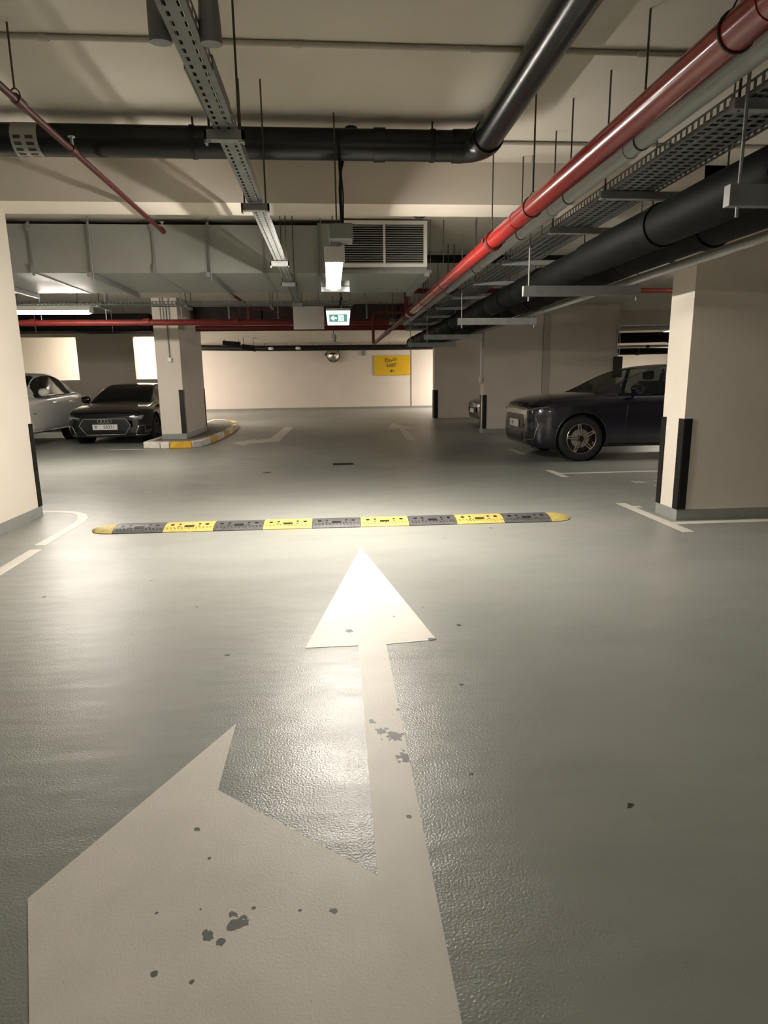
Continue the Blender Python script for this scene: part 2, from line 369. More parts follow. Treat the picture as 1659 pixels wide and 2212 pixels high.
big = [(0.21, 5.07), (-0.17, 3.09), (0.105, 3.09), (0.09, 1.52), (-0.42, 1.95), (-0.42, 2.375), (-0.85, 1.53), (-0.48, 0.72), (-0.47, 1.10), (0.06, 0.62), (0.05, 0.2), (0.235, 0.2), (0.25, 3.09), (0.52, 3.12)]
flat('painted_arrow', big, 'paint_big', 'large white straight-and-left arrow painted in front of the speed bump')
a2 = [(-2.29, 14.75), (-1.93, 14.05), (-1.86, 14.45), (-1.22, 14.85), (-1.16, 19.4), (-1.42, 19.6), (-1.50, 15.7), (-1.82, 15.25), (-1.83, 15.6)]
flat('painted_arrow', a2, 'paint', 'bent white arrow painted beside the kerbed island')
a3 = [(1.93, 20.4), (1.62, 18.2), (1.92, 18.2), (1.72, 14.5), (1.90, 14.45), (2.10, 18.2), (2.34, 18.2)]
flat('painted_arrow', a3, 'paint', 'straight white arrow painted on the far floor below the yellow sign')

def line_path(pts, w):
    L, R = [], []
    n = len(pts)
    for i, p in enumerate(pts):
        a = Vector(pts[max(i - 1, 0)]); b = Vector(pts[min(i + 1, n - 1)]); d = (b - a).normalized(); q = Vector((-d.y, d.x)) * w / 2
        L.append((p[0] + q.x, p[1] + q.y)); R.append((p[0] - q.x, p[1] - q.y))
    return L + R[::-1]
flat('bay_line', line_path([(-2.49, 3.2), (-2.48, 4.73), (-2.50, 5.36)], 0.095), 'paint', 'straight white line running forward beside the left column')
cv = [(-2.53, 5.50), (-2.53, 6.1), (-2.54, 6.42), (-2.58, 6.62), (-2.66, 6.80), (-2.78, 6.93), (-2.94, 7.01), (-3.12, 7.04), (-3.3, 7.05)]
flat('bay_line', line_path(cv, 0.095), 'paint', 'curved white line hooking round the left column foot')
flat('bay_line', [(3.075, 5.22), (3.175, 5.22), (3.175, 5.52), (6.6, 5.52), (6.6, 5.62), (3.175, 5.62), (3.175, 6.32), (3.25, 6.32), (3.25, 6.40), (3.175, 6.40), (3.175, 6.58), (3.075, 6.58)], 'paint', 'white T-shaped bay line at the foot of the bright column')
flat('bay_line', [(3.17, 8.50), (3.27, 8.50), (3.27, 8.79), (7.5, 8.79), (7.5, 8.89), (3.27, 8.89), (3.27, 9.18), (3.17, 9.18)], 'paint', 'white T-shaped bay line in front of the dark blue car')
flat('bay_line', [(3.42, 11.35), (3.52, 11.35), (3.52, 12.2), (3.42, 12.2)], 'paint', 'short white bay tick under the nose of the dark blue car')
flat('bay_line', line_path([(-9.5, 17.3), (-6.75, 17.25)], 0.1), 'paint', 'white bay line across the floor beneath the white car')
flat('bay_line', line_path([(-4.65, 13.72), (-3.86, 13.70)], 0.07), 'paint', 'thin white line leading to the kerbed island')
bn = thing('bay_number', 'faint worn bay number painted beside the bright column', 'floor marking', (4.2, 7.8, 0))
for (x0, x1, y0, y1) in [(3.92, 4.06, 7.86, 7.98), (4.06, 4.18, 7.60, 7.67), (4.22, 4.46, 7.72, 7.78), (4.22, 4.40, 7.95, 8.0), (4.44, 4.50, 7.62, 7.98)]:
    obj('stroke', MB().box(x0, x1, y0, y1, 0.0002, 0.002), 'paint_worn', bn)
flat('floor_drain', [(0.0, 10.36), (0.34, 10.36), (0.34, 10.60), (0.0, 10.60)], 'rubber', 'small dark drain cover set in the grey floor', 'drain', z=0.004)

# ------------------------------------------------------------------ speed bump
sb = thing('speed_bump', 'black and yellow rubber speed bump across the lane', 'speed bump', (0.02, 5.99, 0), rz=-0.017)
BW, BH, ML = 0.175, 0.05, 0.458
prof = [(-BW, 0.0), (-BW, 0.008), (-BW * 0.82, 0.024), (-BW * 0.5, 0.042), (-BW * 0.2, BH), (BW * 0.2, BH), (BW * 0.5, 0.042), (BW * 0.82, 0.024), (BW, 0.008), (BW, 0.0)]
def bump_module(x0, x1, m):
    mb = MB(); n = len(prof)
    mb.add([(x, y, z) for x in (x0 + 0.002, x1 - 0.002) for y, z in prof], [(i, i + 1, n + i + 1, n + i) for i in range(n - 1)] + [tuple(range(n)), tuple(range(n, 2 * n))[::-1], (0, n, 2 * n - 1, n - 1)])
    return obj('module', mb, m, sb, local=True, smooth=True, sharp=60)
def prof_z(y):
    for (a, za), (b, zb) in zip(prof[1:-1], prof[2:]):
        if a <= y <= b and b > a: return za + (zb - za) * (y - a) / (b - a)
    return 0
nmod = 9; X0 = -nmod * ML / 2
for i in range(nmod):
    x0 = X0 + i * ML; mm = 'bump_y' if i % 2 else 'bump_k'
    mod = bump_module(x0, x0 + ML, mm)
    xc = x0 + ML / 2
    for (dx, w, y, d) in [(-0.16, 0.032, -0.06, 0.034), (0.16, 0.032, -0.06, 0.034), (-0.09, 0.020, -0.07, 0.07), (0.09, 0.020, -0.07, 0.07), (0.0, 0.09, -0.095, 0.04)]:
        vs = [(xc + dx + sx * w / 2, y + sy * d / 2, prof_z(y + sy * d / 2) + 0.0014) for sx, sy in ((-1, -1), (1, -1), (1, 1), (-1, 1))]
        obj('slot', MB().add(vs + [(a, b, c - 0.01) for a, b, c in vs], [(0, 1, 2, 3), (4, 7, 6, 5), (0, 4, 5, 1), (1, 5, 6, 2), (2, 6, 7, 3), (3, 7, 4, 0)]), 'rubber', mod, local=True)
    # raised tread studs
    tr = MB()
    for k in range(13):
        for yy in (-0.135, -0.115):
            xx = x0 + 0.03 + k * (ML - 0.06) / 12 + (0.008 if yy < -0.12 else 0)
            z = prof_z(yy); tr.box(xx - 0.008, xx + 0.008, yy - 0.006, yy + 0.006, z - 0.004, z + 0.0035)
    st = obj('tread_studs', tr, mm, mod, local=True); st['kind'] = 'stuff'
for sgn in (-1, 1):
    mb = MB(); n = len(prof); K = 7; vs = []; xe = sgn * (nmod * ML / 2)
    for k in range(K):
        t = k / (K - 1); s = math.sqrt(max(0.0, 1 - t ** 2)) if k < K - 1 else 0.06
        for y, z in prof: vs.append((xe + sgn * (0.002 + 0.235 * t), y * s, z * (0.12 + 0.88 * s)))
    fs = [(a * n + i, a * n + i + 1, (a + 1) * n + i + 1, (a + 1) * n + i) for a in range(K - 1) for i in range(n - 1)] + [tuple(range(n))]
    mb.add(vs, fs)
    obj('end_cap', mb, 'bump_y', sb, local=True, smooth=True, sharp=50)

# ------------------------------------------------------------------ kerbed island
isl = thing('traffic_island', 'raised traffic island with yellow and white kerbs round the pillar', 'traffic island', (-3.5, 17, 0))
outer = [(-4.0, 22.0), (-4.0, 13.86), (-3.62, 13.72), (-3.42, 13.70), (-2.95, 13.72), (-2.80, 13.95), (-2.72, 14.6), (-2.68, 15.4), (-2.68, 16.2), (-2.68, 17.0), (-2.70, 17.8), (-2.74, 18.6), (-2.80, 19.4), (-2.92, 20.2), (-3.12, 21.0), (-3.45, 21.7), (-4.0, 22.0)]
inner = [(-3.87, 21.85), (-3.87, 14.0), (-3.60, 13.88), (-3.42, 13.86), (-3.02, 13.88), (-2.94, 14.02), (-2.86, 14.63), (-2.82, 15.41), (-2.82, 16.2), (-2.82, 17.0), (-2.84, 17.78), (-2.88, 18.56), (-2.94, 19.36), (-3.05, 20.13), (-3.24, 20.9), (-3.53, 21.57), (-3.87, 21.85)]
cols = ['kerb_w', 'kerb_w', 'kerb_w', 'kerb_y', 'kerb_w', 'kerb_w', 'kerb_y', 'kerb_w', 'kerb_y', 'kerb_w', 'kerb_y', 'kerb_w', 'kerb_y', 'kerb_w', 'kerb_y', 'kerb_w']
cols[2] = 'kerb_w'; cols[1] = 'kerb_w'
for i in range(len(outer) - 1):
    a, b, c, d = Vector(outer[i]), Vector(outer[i + 1]), Vector(inner[i + 1]), Vector(inner[i])
    g = (b - a) * (0.006 / max((b - a).length, 0.01))
    obj('kerb_stone', MB().prism([tuple(a + g), tuple(b - g), tuple(c - g), tuple(d + g)], 0.0005, 0.14), cols[i], isl, bevel=0.012)
obj('island_infill', MB().prism(inner[:-1], 0.0005, 0.134), 'kerb_top', isl)

# ------------------------------------------------------------------ luminaires
def batten(x, y, z, length, axis, m, label, rods=True, w=0.055, ztop=None, loc_rods=(0.15, 0.85)):
    L = thing('batten_light', label, 'light', (x, y, z))
    def B(a0, a1, b0, b1, z0, z1):
        return MB().box(x + b0, x + b1, y + a0, y + a1, z0, z1) if axis == 'y' else MB().box(x + a0, x + a1, y + b0, y + b1, z0, z1)
    h = length / 2
    obj('housing', B(-h, h, -w - 0.014, w + 0.014, z - 0.016, z + 0.06), 'white', L, bevel=0.006)
    mb = MB(); n = 6
    pr_ = [(w * math.cos(PI + PI * k / n), -0.017 + 0.045 * math.sin(PI + PI * k / n)) for k in range(n + 1)]
    vs = []
    for a in (-h + 0.02, h - 0.02):
        for b, dz in pr_: vs.append((x + b, y + a, z + dz) if axis == 'y' else (x + a, y + b, z + dz))
    N_ = n + 1
    mb.add(vs, [(i, i + 1, N_ + i + 1, N_ + i) for i in range(n)] + [tuple(range(N_)), tuple(range(N_, 2 * N_))[::-1], (0, N_, 2 * N_ - 1, N_ - 1)])
    obj('diffuser', mb, m, L, smooth=True, sharp=60)
    for s in (-1, 1):
        a0, a1 = (h - 0.018, h + 0.012) if s > 0 else (-h - 0.012, -h + 0.018)
        obj('end_cap', B(a0, a1, -w - 0.016, w + 0.016, z - 0.05, z + 0.062), 'white', L, bevel=0.006)
    if rods:
        for t in loc_rods:
            a = -h + t * length
            px, py = (x, y + a) if axis == 'y' else (x + a, y)
            rod(L, px, py, z + 0.06, ztop or ZC, 0.005)
    return L

L1 = batten(0.055, 5.52, 2.235, 1.36, 'y', 'tube', 'glowing batten lamp hanging lengthwise above the speed bump', rods=False)
rod(L1, 0.075, 4.735, 2.42, ZC); rod(L1, 0.06, 6.2, 2.30, ZC)
obj('junction_box', MB().box(0.02, 0.19, 4.72, 4.90, 2.315, 2.425), 'galv', L1, bevel=0.008)
obj('hanger_strap', MB().box(0.03, 0.05, 4.84, 4.88, 2.28, 2.32).box(0.075, 0.10, 4.84, 4.88, 2.28, 2.32), 'galv', L1)
obj('support_channel', MB().box(0.035, 0.085, 4.80, 6.42, 2.297, 2.317), 'galv', L1)
obj('end_bracket', MB().box(-0.06, 0.21, 6.40, 6.45, 2.19, 2.235).box(-0.06, 0.21, 6.40, 6.45, 2.245, 2.29).box(0.04, 0.08, 6.36, 6.42, 2.20, 2.31), 'galv', L1)
cab = tag(obj('lamp_cable', MB().tube([(0.20, 4.99, ZC - 0.002), (0.20, 4.99, 3.08), (0.19, 4.99, 3.02), (0.15, 4.99, 2.95), (0.12, 4.98, 2.84), (0.11, 4.92, 2.7), (0.11, 4.85, 2.58), (0.115, 4.82, 2.432)], 0.011, 8), 'rubber', smooth=True), 'black cable dropping from the ceiling to the hanging lamp', 'cable')
obj('ceiling_gland', MB().lathe([(0.045, -0.001), (0.042, -0.012), (0.02, -0.03), (0.014, -0.06)], (0.20, 4.99, ZC), 'z', 14), 'rubber', cab, local=True, smooth=True)
for dx in (0.012, 0.022):
    obj('strand', MB().tube([(0.085 + dx, 4.74, 3.0), (0.09 + dx, 4.73, 2.8), (0.095 + dx * 1.4, 4.735, 2.6), (0.10 + dx, 4.75, 2.43)], 0.006, 6), 'rubber', cab, smooth=True)

L2 = batten(-4.26, 10.5, 2.47, 1.26, 'x', 'tube2', 'glowing batten lamp on the cable tray above the left bays', ztop=ZC)
batten(-7.2, 20.75, 3.0, 1.5, 'x', 'tubebright', 'batten lamp over the ramp behind the wall openings')
batten(-4.8, 20.9, 3.0, 0.8, 'x', 'tubebright', 'short batten lamp over the ramp at the second opening')
batten(7.6, 29.3, 2.6, 1.3, 'x', 'tubefar', 'batten lamp round the corner lighting the far wall')
batten(-8.5, 26.5, 2.6, 1.3, 'x', 'tubefar2', 'batten lamp lighting the far wall from behind the pillar')
batten(10.6, 19.6, 2.75, 1.3, 'y', 'tubedim', 'batten lamp in the bay behind the wide wall pier')
batten(0.6, -5.5, 2.6, 1.3, 'y', 'tuberear', 'batten lamp above the lane behind the viewer')
batten(7.2, 10.2, 2.65, 1.3, 'y', 'tubedim', 'unseen batten lamp added behind the bright column to brighten the right bays')  # unseen lamp added to lift the wall pier and mid floor
batten(-9.0, 3.0, 2.6, 1.3, 'x', 'tubedim', 'batten lamp over the bays left of the viewer')

# ------------------------------------------------------------------ ceiling conduits
def conduit(name, pts, r, m, label, cat='conduit', couplings=(), n=10):
    t = thing(name, label, cat, pts[0])
    obj('tube', MB().tube(pts, r, n), m, t, smooth=True)
    for p, q in couplings: obj('coupling', MB().tube([p, q], r * 1.35, n), m, t, smooth=True)
    return t
yc = 3.83
conduit('ceiling_conduit', [(-12, yc, ZC - 0.013), (11, yc, ZC - 0.013)], 0.014, 'cond', 'thin painted conduit crossing the ceiling nearest the viewer',
        couplings=[((x, yc, ZC - 0.013), (x + 0.05, yc, ZC - 0.013)) for x in (-1.45, -0.15, 0.82, 1.75)])
conduit('ceiling_conduit', [(-12, 5.2, ZC - 0.013), (11, 5.2, ZC - 0.013)], 0.014, 'cond', 'thin painted conduit on the ceiling close to the beam')

# ------------------------------------------------------------------ black drain pipe with elbow
dp = thing('drain_pipe', 'black drain pipe crossing under the ceiling and turning forward', 'pipe', (1.12, 4.86, 2.95))
PR = 0.10; ZP = 2.965; YP = 4.86; XP = 1.13
obj('cross_run', MB().tube([(-12, YP, ZP), (XP - 0.16, YP, ZP)], PR, 28), 'blackpipe', dp, smooth=True)
arc = [(XP - 0.16 + 0.15 * math.sin(a), YP - 0.15 + 0.15 * math.cos(a), ZP) for a in [PI / 2 * k / 8 for k in range(9)]]
obj('elbow', MB().tube(arc, PR * 1.06, 28), 'blackpipe', dp, smooth=True)
obj('forward_run', MB().tube([(XP - 0.01, YP - 0.15, ZP), (XP - 0.01, -6, ZP)], PR * 0.95, 28), 'blackpipe', dp, smooth=True)
for (p, q) in [((XP - 0.22, YP, ZP), (XP - 0.15, YP, ZP)), ((0.35, YP, ZP), (0.43, YP, ZP)), ((XP - 0.01, YP - 0.14, ZP), (XP - 0.01, YP - 0.21, ZP))]:
    obj('socket', MB().tube([p, q], PR * 1.08, 28), 'blackpipe', dp, smooth=True)
st = obj('label_band', MB().tube([(-2.05, YP, ZP), (-1.88, YP, ZP)], PR + 0.0015, 28, caps=False), 'sticker', dp, smooth=True)
ik = MB()
for k in range(7):
    th = -0.15 - k * 0.38
    for xa, xb in ((-2.03, -1.985), (-1.955, -1.905)):
        vs = []
        for (xx, dt) in ((xa, -0.10), (xb, -0.10), (xb, 0.10), (xa, 0.10)):
            vs.append((xx, YP - math.cos(th + dt) * (PR + 0.0025), ZP + math.sin(th + dt) * (PR + 0.0025)))
        ik.add(vs, [(0, 1, 2, 3)])
obj('label_print', ik, 'ink', st)
for x in (-3.4, -0.9, 0.75):
    obj('pipe_clip', MB().tube([(x, YP, ZP), (x + 0.03, YP, ZP)], PR + 0.006, 28).box(x + 0.01, x + 0.02, YP - 0.01, YP + 0.01, ZP + PR, ZC), 'rubber', dp, smooth=True)

dp2 = thing('drain_pipe', 'black drain pipe behind the beam, above the metal duct', 'pipe', (0, 6.5, 2.98))
obj('cross_run', MB().tube([(-3.066, 6.42, 2.985), (0.78, 6.42, 2.985)], 0.095, 24), 'blackpipe', dp2, smooth=True)
arc = [(0.78 + 0.14 * math.sin(a), 6.42 + 0.14 - 0.14 * math.cos(a), 2.985) for a in [PI / 2 * k / 6 for k in range(7)]]
obj('elbow', MB().tube(arc, 0.10, 24), 'blackpipe', dp2, smooth=True)
obj('end_run', MB().tube([(0.92, 6.55, 2.985), (0.92, 6.62, 2.985), (0.92, 6.66, 3.03), (0.92, 6.66, ZC - 0.003)], 0.09, 20), 'blackpipe', dp2, smooth=True)
# bits of red pipe clamp along it
for x in (-2.62, -1.55):
    obj('pipe_clip', MB().tube([(x, 6.42, 2.985), (x + 0.04, 6.42, 2.985)], 0.103, 24), 'rubber', dp2, smooth=True)

# ------------------------------------------------------------------ perforated cable trays
def perforated(mb, u0, u1, v0, v1, fn, pitch, rows, hu, hv):
    """sheet with rectangular holes. u along, v across; fn(u,v)->xyz"""
    n = max(1, int(round((u1 - u0) / pitch))); du = (u1 - u0) / n; dv = (v1 - v0) / rows
    vs = []; fs = []
    for i in range(n):
        for j in range(rows):
            cu = u0 + (i + 0.5) * du; cvv = v0 + (j + 0.5) * dv
            o = len(vs)
            for (a, b) in ((-du / 2, -dv / 2), (du / 2, -dv / 2), (du / 2, dv / 2), (-du / 2, dv / 2)): vs.append(fn(cu + a, cvv + b))
            for (a, b) in ((-hu, -hv), (hu, -hv), (hu, hv), (-hu, hv)): vs.append(fn(cu + a, cvv + b))
            for k in range(4): fs.append((o + k, o + (k + 1) % 4, o + 4 + (k + 1) % 4, o + 4 + k))
    return mb.add(vs, fs)

ct = thing('cable_tray', 'narrow perforated cable tray running forward left of the hanging lamp', 'cable tray', (-0.43, 5, 2.44))
TX0, TX1, TZ = -0.475, -0.385, 2.435
mb = MB(); perforated(mb, -2.0, 9.5, TX0, TX1, lambda u, v: (v, u, TZ), 0.055, 2, 0.014, 0.006)
obj('tray_base', mb, 'galv_tray', ct)
for x in (TX0, TX1):
    mb = MB(); perforated(mb, -2.0, 9.5, TZ, TZ + 0.05, lambda u, v, x=x: (x, u, v), 0.055, 1, 0.014, 0.006)
    obj('side_rail', mb, 'galv_tray', ct)
obj('splice_plate', MB().box(TX0 - 0.006, TX0 - 0.001, 2.55, 2.95, TZ - 0.003, TZ + 0.045).box(TX1 + 0.001, TX1 + 0.006, 2.55, 2.95, TZ - 0.003, TZ + 0.045), 'galv_tray', ct)
for i, (xx, rr) in enumerate([(-0.455, 0.010), (-0.43, 0.012), (-0.405, 0.009)]):
    obj('cable', MB().tube([(xx, -2, TZ + 0.014), (xx + 0.006, 2.0, TZ + 0.016), (xx - 0.004, 5, TZ + 0.014), (xx, 9.5, TZ + 0.014)], rr, 6), 'rubber', ct, smooth=True)
for y in (3.10, 4.27, 6.20, 7.48, 9.38):
    obj('strut_bracket', MB().box(-0.515, -0.345, y - 0.02, y + 0.022, TZ - 0.048, TZ - 0.008).box(-0.515, -0.505, y - 0.02, y + 0.022, TZ - 0.062, TZ - 0.008).box(-0.355, -0.345, y - 0.02, y + 0.022, TZ - 0.055, TZ - 0.008), 'galv', ct)
    for x in (-0.495, -0.365): rod(ct, x, y, TZ - 0.05, ZC, 0.0055)
# hooked drop bracket nearest the viewer: two curved channel legs astride the tray
for x, zt in ((-0.512, 2.62), (-0.352, ZC)):
    obj('channel_leg', MB().tube([(x, 2.33, zt), (x, 2.33, 2.60), (x, 2.34, 2.54)], 0.026, 14).tube([(x, 2.34, 2.56), (x, 2.35, 2.50), (x, 2.36, 2.425)], [0.030, 0.034, 0.036], 14), 'galv_tray', ct, smooth=True)

# right hand lattice tray
rt = thing('cable_tray', 'wide perforated cable tray between the grey pipe and the black pipes', 'cable tray', (1.88, 5, 2.45))
RX0, RX1, RZ = 1.73, 2.04, 2.46
mb = MB(); perforated(mb, 1.2, 14.9, RX0, RX1, lambda u, v: (v, u, RZ), 0.05, 5, 0.014, 0.018)
obj('tray_base', mb, 'galv_tray', rt)
for x in (RX0, RX1):
    mb = MB(); perforated(mb, 1.2, 14.9, RZ, RZ + 0.06, lambda u, v, x=x: (x, u, v), 0.05, 1, 0.014, 0.018)
    obj('side_rail', mb, 'galv_tray', rt)
for i in range(6):
    xx = 1.76 + i * 0.05
    obj('cable', MB().tube([(xx, 1.2, RZ + 0.02), (xx + random.uniform(-.01, .01), 5, RZ + 0.018), (xx + random.uniform(-.01, .01), 10, RZ + 0.02), (xx, 14.9, RZ + 0.02)], 0.015, 6), 'rubber', rt, smooth=True)
for y in (2.75, 4.05, 4.98, 6.3, 7.6, 8.9, 10.2, 11.5, 13, 14.4):
    obj('strut_bracket', MB().box(1.67, 2.50, y - 0.02, y + 0.02, RZ - 0.046, RZ - 0.004), 'galv', rt)
    for x in (1.70, 2.47): rod(rt, x, y, RZ - 0.05, ZC, 0.0055)

# ------------------------------------------------------------------ red sprinkler main, grey pipe
rp = thing('sprinkler_main', 'thick glossy red sprinkler main running forward under the ceiling', 'pipe', (1.33, 5, 2.43))
QX, QZ, QR = 1.33, 2.43, 0.06
obj('main_run', MB().tube([(QX, -6, QZ), (QX, 10.9, QZ)], QR, 24), 'red', rp, smooth=True)
obj('reduced_run', MB().tube([(QX, 10.9, QZ), (QX, 11.1, QZ), (QX, 19.6, QZ)], [QR, QR * 0.8, QR * 0.8], 20), 'red_dark', rp, smooth=True)
for y in (2.02, 4.62, 5.72, 8.05):
    obj('joint_ring', MB().tube([(QX, y, QZ), (QX, y + 0.018, QZ)], QR + 0.003, 24), 'red', rp, smooth=True)
obj('grooved_coupling', MB().tube([(QX, 5.28, QZ), (QX, 5.29, QZ), (QX, 5.34, QZ), (QX, 5.35, QZ)], [QR + 0.006, QR + 0.018, QR + 0.018, QR + 0.006], 24).box(QX - QR - 0.03, QX - QR + 0.01, 5.29, 5.34, QZ - 0.015, QZ + 0.015).box(QX + QR - 0.01, QX + QR + 0.03, 5.29, 5.34, QZ - 0.015, QZ + 0.015), 'red_dark', rp, smooth=True)
obj('grooved_coupling', MB().tube([(QX, 10.5, QZ), (QX, 10.6, QZ)], QR + 0.02, 24), 'red_dark', rp, smooth=True)
for y in (2.2, 4.30, 5.36, 7.6, 9.2, 11.4, 13.6, 14.9):
    hb = obj('clevis_hanger', MB().tube([(QX + (QR + 0.004) * math.cos(a), y, QZ + (QR + 0.004) * math.sin(a)) for a in [2 * PI * k / 20 for k in range(20)]], 0.004, 6, closed=True).tube([(QX - 0.02, y, QZ + QR), (QX, y, QZ + QR + 0.045), (QX + 0.02, y, QZ + QR)], 0.004, 6), 'rod', rp, smooth=True)
    rod(rp, QX, y, QZ + QR + 0.03, ZC, 0.0055)
# branch riser and drop at the far end
obj('branch_riser', MB().tube([(QX - 0.02, 11.0, QZ), (QX - 0.02, 11.0, 2.78)], 0.045, 16), 'red_dark', rp, smooth=True)
obj('branch_drop', MB().tube([(QX, 11.6, 2.52), (0.86, 11.6, 2.52), (0.80, 11.6, 2.50), (0.78, 11.6, 2.44), (0.78, 11.6, 2.0)], 0.026, 12), 'red_dark', rp, smooth=True)

gp = thing('grey_pipe', 'grey plastic pipe running beside the thick red main', 'pipe', (1.62, 5, 2.53))
GX, GZ, GR = 1.62, 2.53, 0.045
obj('run', MB().tube([(GX, -6, GZ), (GX, 14, GZ)], GR, 18), 'pvc', gp, smooth=True)
for y in (3.55, 4.75, 6.9, 8.4, 10.5):
    obj('socket', MB().tube([(GX, y, GZ), (GX, y + 0.14, GZ)], GR + 0.005, 18), 'pvc', gp, smooth=True)
for y in (1.9, 3.42, 4.43, 5.52, 7.2, 8.9, 10.7, 13):
    obj('pipe_strap', MB().tube([(GX, y, GZ), (GX, y + 0.012, GZ)], GR + 0.004, 18), 'rubber', gp, smooth=True)
    rod(gp, GX - 0.0, y + 0.006, GZ + GR, ZC, 0.0055)

# small red branch on the left
sp = thing('sprinkler_branch', 'thin red sprinkler branch pipe slanting through the upper left', 'pipe', (-1.55, 5, 2.78))
SX, SZ = -1.55, 2.775
obj('run', MB().tube([(SX, -4, SZ), (SX, 6.62, SZ - 0.005)], 0.019, 12), 'red_brown', sp, smooth=True)
for y in (3.75, 4.45, 6.60):
    obj('fitting', MB().tube([(SX, y - 0.04, SZ), (SX, y + 0.04, SZ)], 0.026, 12), 'red_brown', sp, smooth=True)
for y in (4.45, 6.60):
    obj('sprinkler_head', MB().tube([(SX, y, SZ + 0.015), (SX, y, SZ + 0.07)], 0.010, 8).lathe([(0.004, 0.07), (0.022, 0.072), (0.022, 0.076), (0.002, 0.078)], (SX, y, SZ), 'z', 12), 'galv', sp, smooth=True)
for y in (3.72, 6.1):
    obj('loop_hanger', MB().tube([(SX + 0.024 * math.cos(a), y, SZ + 0.012 + 0.036 * math.sin(a)) for a in [2 * PI * k / 16 for k in range(16)]], 0.004, 6, closed=True), 'rod', sp, smooth=True)
    rod(sp, SX, y, SZ + 0.045, ZC, 0.005)

# far red pipe along x, and small far branches
fr = thing('sprinkler_pipe', 'red sprinkler pipe crossing in front of the kerbed pillar', 'pipe', (-2, 12, 2.42))
obj('run', MB().tube([(-12, 12, 2.43), (1.1, 12, 2.40)], 0.052, 16), 'red_dark', fr, smooth=True)
for x in (-5.2, -3.26, -1.7): obj('coupling', MB().tube([(x, 12, 2.42), (x + 0.1, 12, 2.42)], 0.064, 16), 'red_dark', fr, smooth=True)
for x in (-5.0, -3.9, -2.6, -0.9, 0.4): rod(fr, x, 12, 2.46, ZC, 0.007, 'galv')
obj('branch', MB().tube([(-1.42, 12, 2.43), (-1.42, 12, 2.70), (-1.62, 11.3, 2.80)], 0.026, 10).tube([(-1.42, 12, 2.68), (-0.85, 13.5, 2.70)], 0.022, 10), 'red_dark', fr, smooth=True)
fr2 = thing('sprinkler_pipe', 'dark red pipe crossing behind the thick red main', 'pipe', (2, 11.3, 2.78))
obj('run', MB().tube([(1.365, 11.0, 2.80), (6.8, 11.0, 2.80)], 0.04, 12), 'red_dark', fr2, smooth=True)
obj('coupling', MB().tube([(2.0, 11.0, 2.80), (2.1, 11.0, 2.80)], 0.05, 12), 'red_dark', fr2, smooth=True)
for x in (1.6, 2.3, 3.2): rod(fr2, x, 11.0, 2.83, ZC, 0.006)
fr3 = thing('sprinkler_pipe', 'dark red pipe running behind the illuminated exit sign', 'pipe', (0, 15, 2.4))
obj('run', MB().tube([(-3.0, 15.2, 2.55), (3.6, 15.2, 2.55)], 0.06, 12), 'red_dark', fr3, smooth=True)
for x in (-2, -0.5, 1.2, 2.6): rod(fr3, x, 15.2, 2.6, ZC, 0.007)
dd = thing('shade_box', 'dark brown box standing in for the unlit ceiling behind the exit sign', 'duct', (0, 16.2, 2.8))  # added dark box, paints the shade under the far ceiling and beam
for a, b in ((-3.1, -1.55), (-1.53, 0.05), (0.07, 1.65), (1.67, 3.2)):
    obj('duct_section', MB().box(a, b, 15.6, 16.6, 2.78 + 0.01 * (a > 0), 3.10), 'shade_brown', dd, bevel=0.015)
for x in (-2.3, -0.7, 0.9, 2.4): obj('strap', MB().box(x - 0.02, x + 0.02, 15.585, 16.615, 2.765, 2.777).box(x - 0.02, x + 0.02, 15.583, 15.597, 2.765, ZC - 0.002), 'galv_tray', dd)
xp = thing('black_pipe', 'black pipe crossing behind the air grille', 'pipe', (2, 9.45, 3.0))
obj('run', MB().tube([(1.2, 9.45, 3.03), (6.5, 9.45, 3.03)], 0.055, 14), 'blackpipe', xp, smooth=True)
obj('coupling', MB().tube([(2.3, 9.45, 3.03), (2.4, 9.45, 3.03)], 0.063, 14), 'blackpipe', xp, smooth=True)
for x in (1.45, 2.65, 3.6): rod(xp, x, 9.45, 3.08, ZC, 0.006)

# ------------------------------------------------------------------ black insulated pipes
def insulated(x, z, r, label, m='insul', y0=0.6, y1=16.0, seed=1):
    t = thing('insulated_pipe', label, 'pipe', (x, 5, z))
    rnd = random.Random(seed); y = y0; k = 0
    while y < y1:
        l = 1.15 if y < 5.6 else 0.62
        dz = rnd.uniform(-0.008, 0.008); dr = rnd.uniform(-0.004, 0.006)
        obj('insulation_sleeve', MB().tube([(x, y, z + dz), (x, y + 0.03, z + dz), (x, y + l * 0.5, z + dz), (x, y + l - 0.03, z + dz), (x, y + l, z + dz)], [r - 0.008 + dr, r + dr, r + dr + 0.003, r + dr, r - 0.008 + dr], 22), m, t, smooth=True, sharp=50)
        if k % 2 == 0: obj('clamp_band', MB().tube([(x, y + l - 0.05, z), (x, y + l + 0.05, z)], r + 0.010, 22), 'insul', t, smooth=True)
        y += l; k += 1
    return t
insulated(2.06, 2.262, 0.122, 'black insulated pipe nearer the perforated tray', seed=1)
insulated(2.39, 2.262, 0.125, 'black insulated pipe on the outer side of the tray bundle', seed=2)
tz = thing('trapeze_rack', 'galvanised trapeze brackets carrying the two black insulated pipes', 'pipe rack', (2.2, 5, 2.19))
for y in (2.68, 5.5, 8.3, 11.25, 13.6):
    obj('strut_channel', MB().box(1.64, 2.66, y - 0.021, y + 0.021, 2.030, 2.112), 'galv', tz)
    for x in (1.69, 2.635): rod(tz, x, y, 1.99, ZC, 0.007, 'galv')
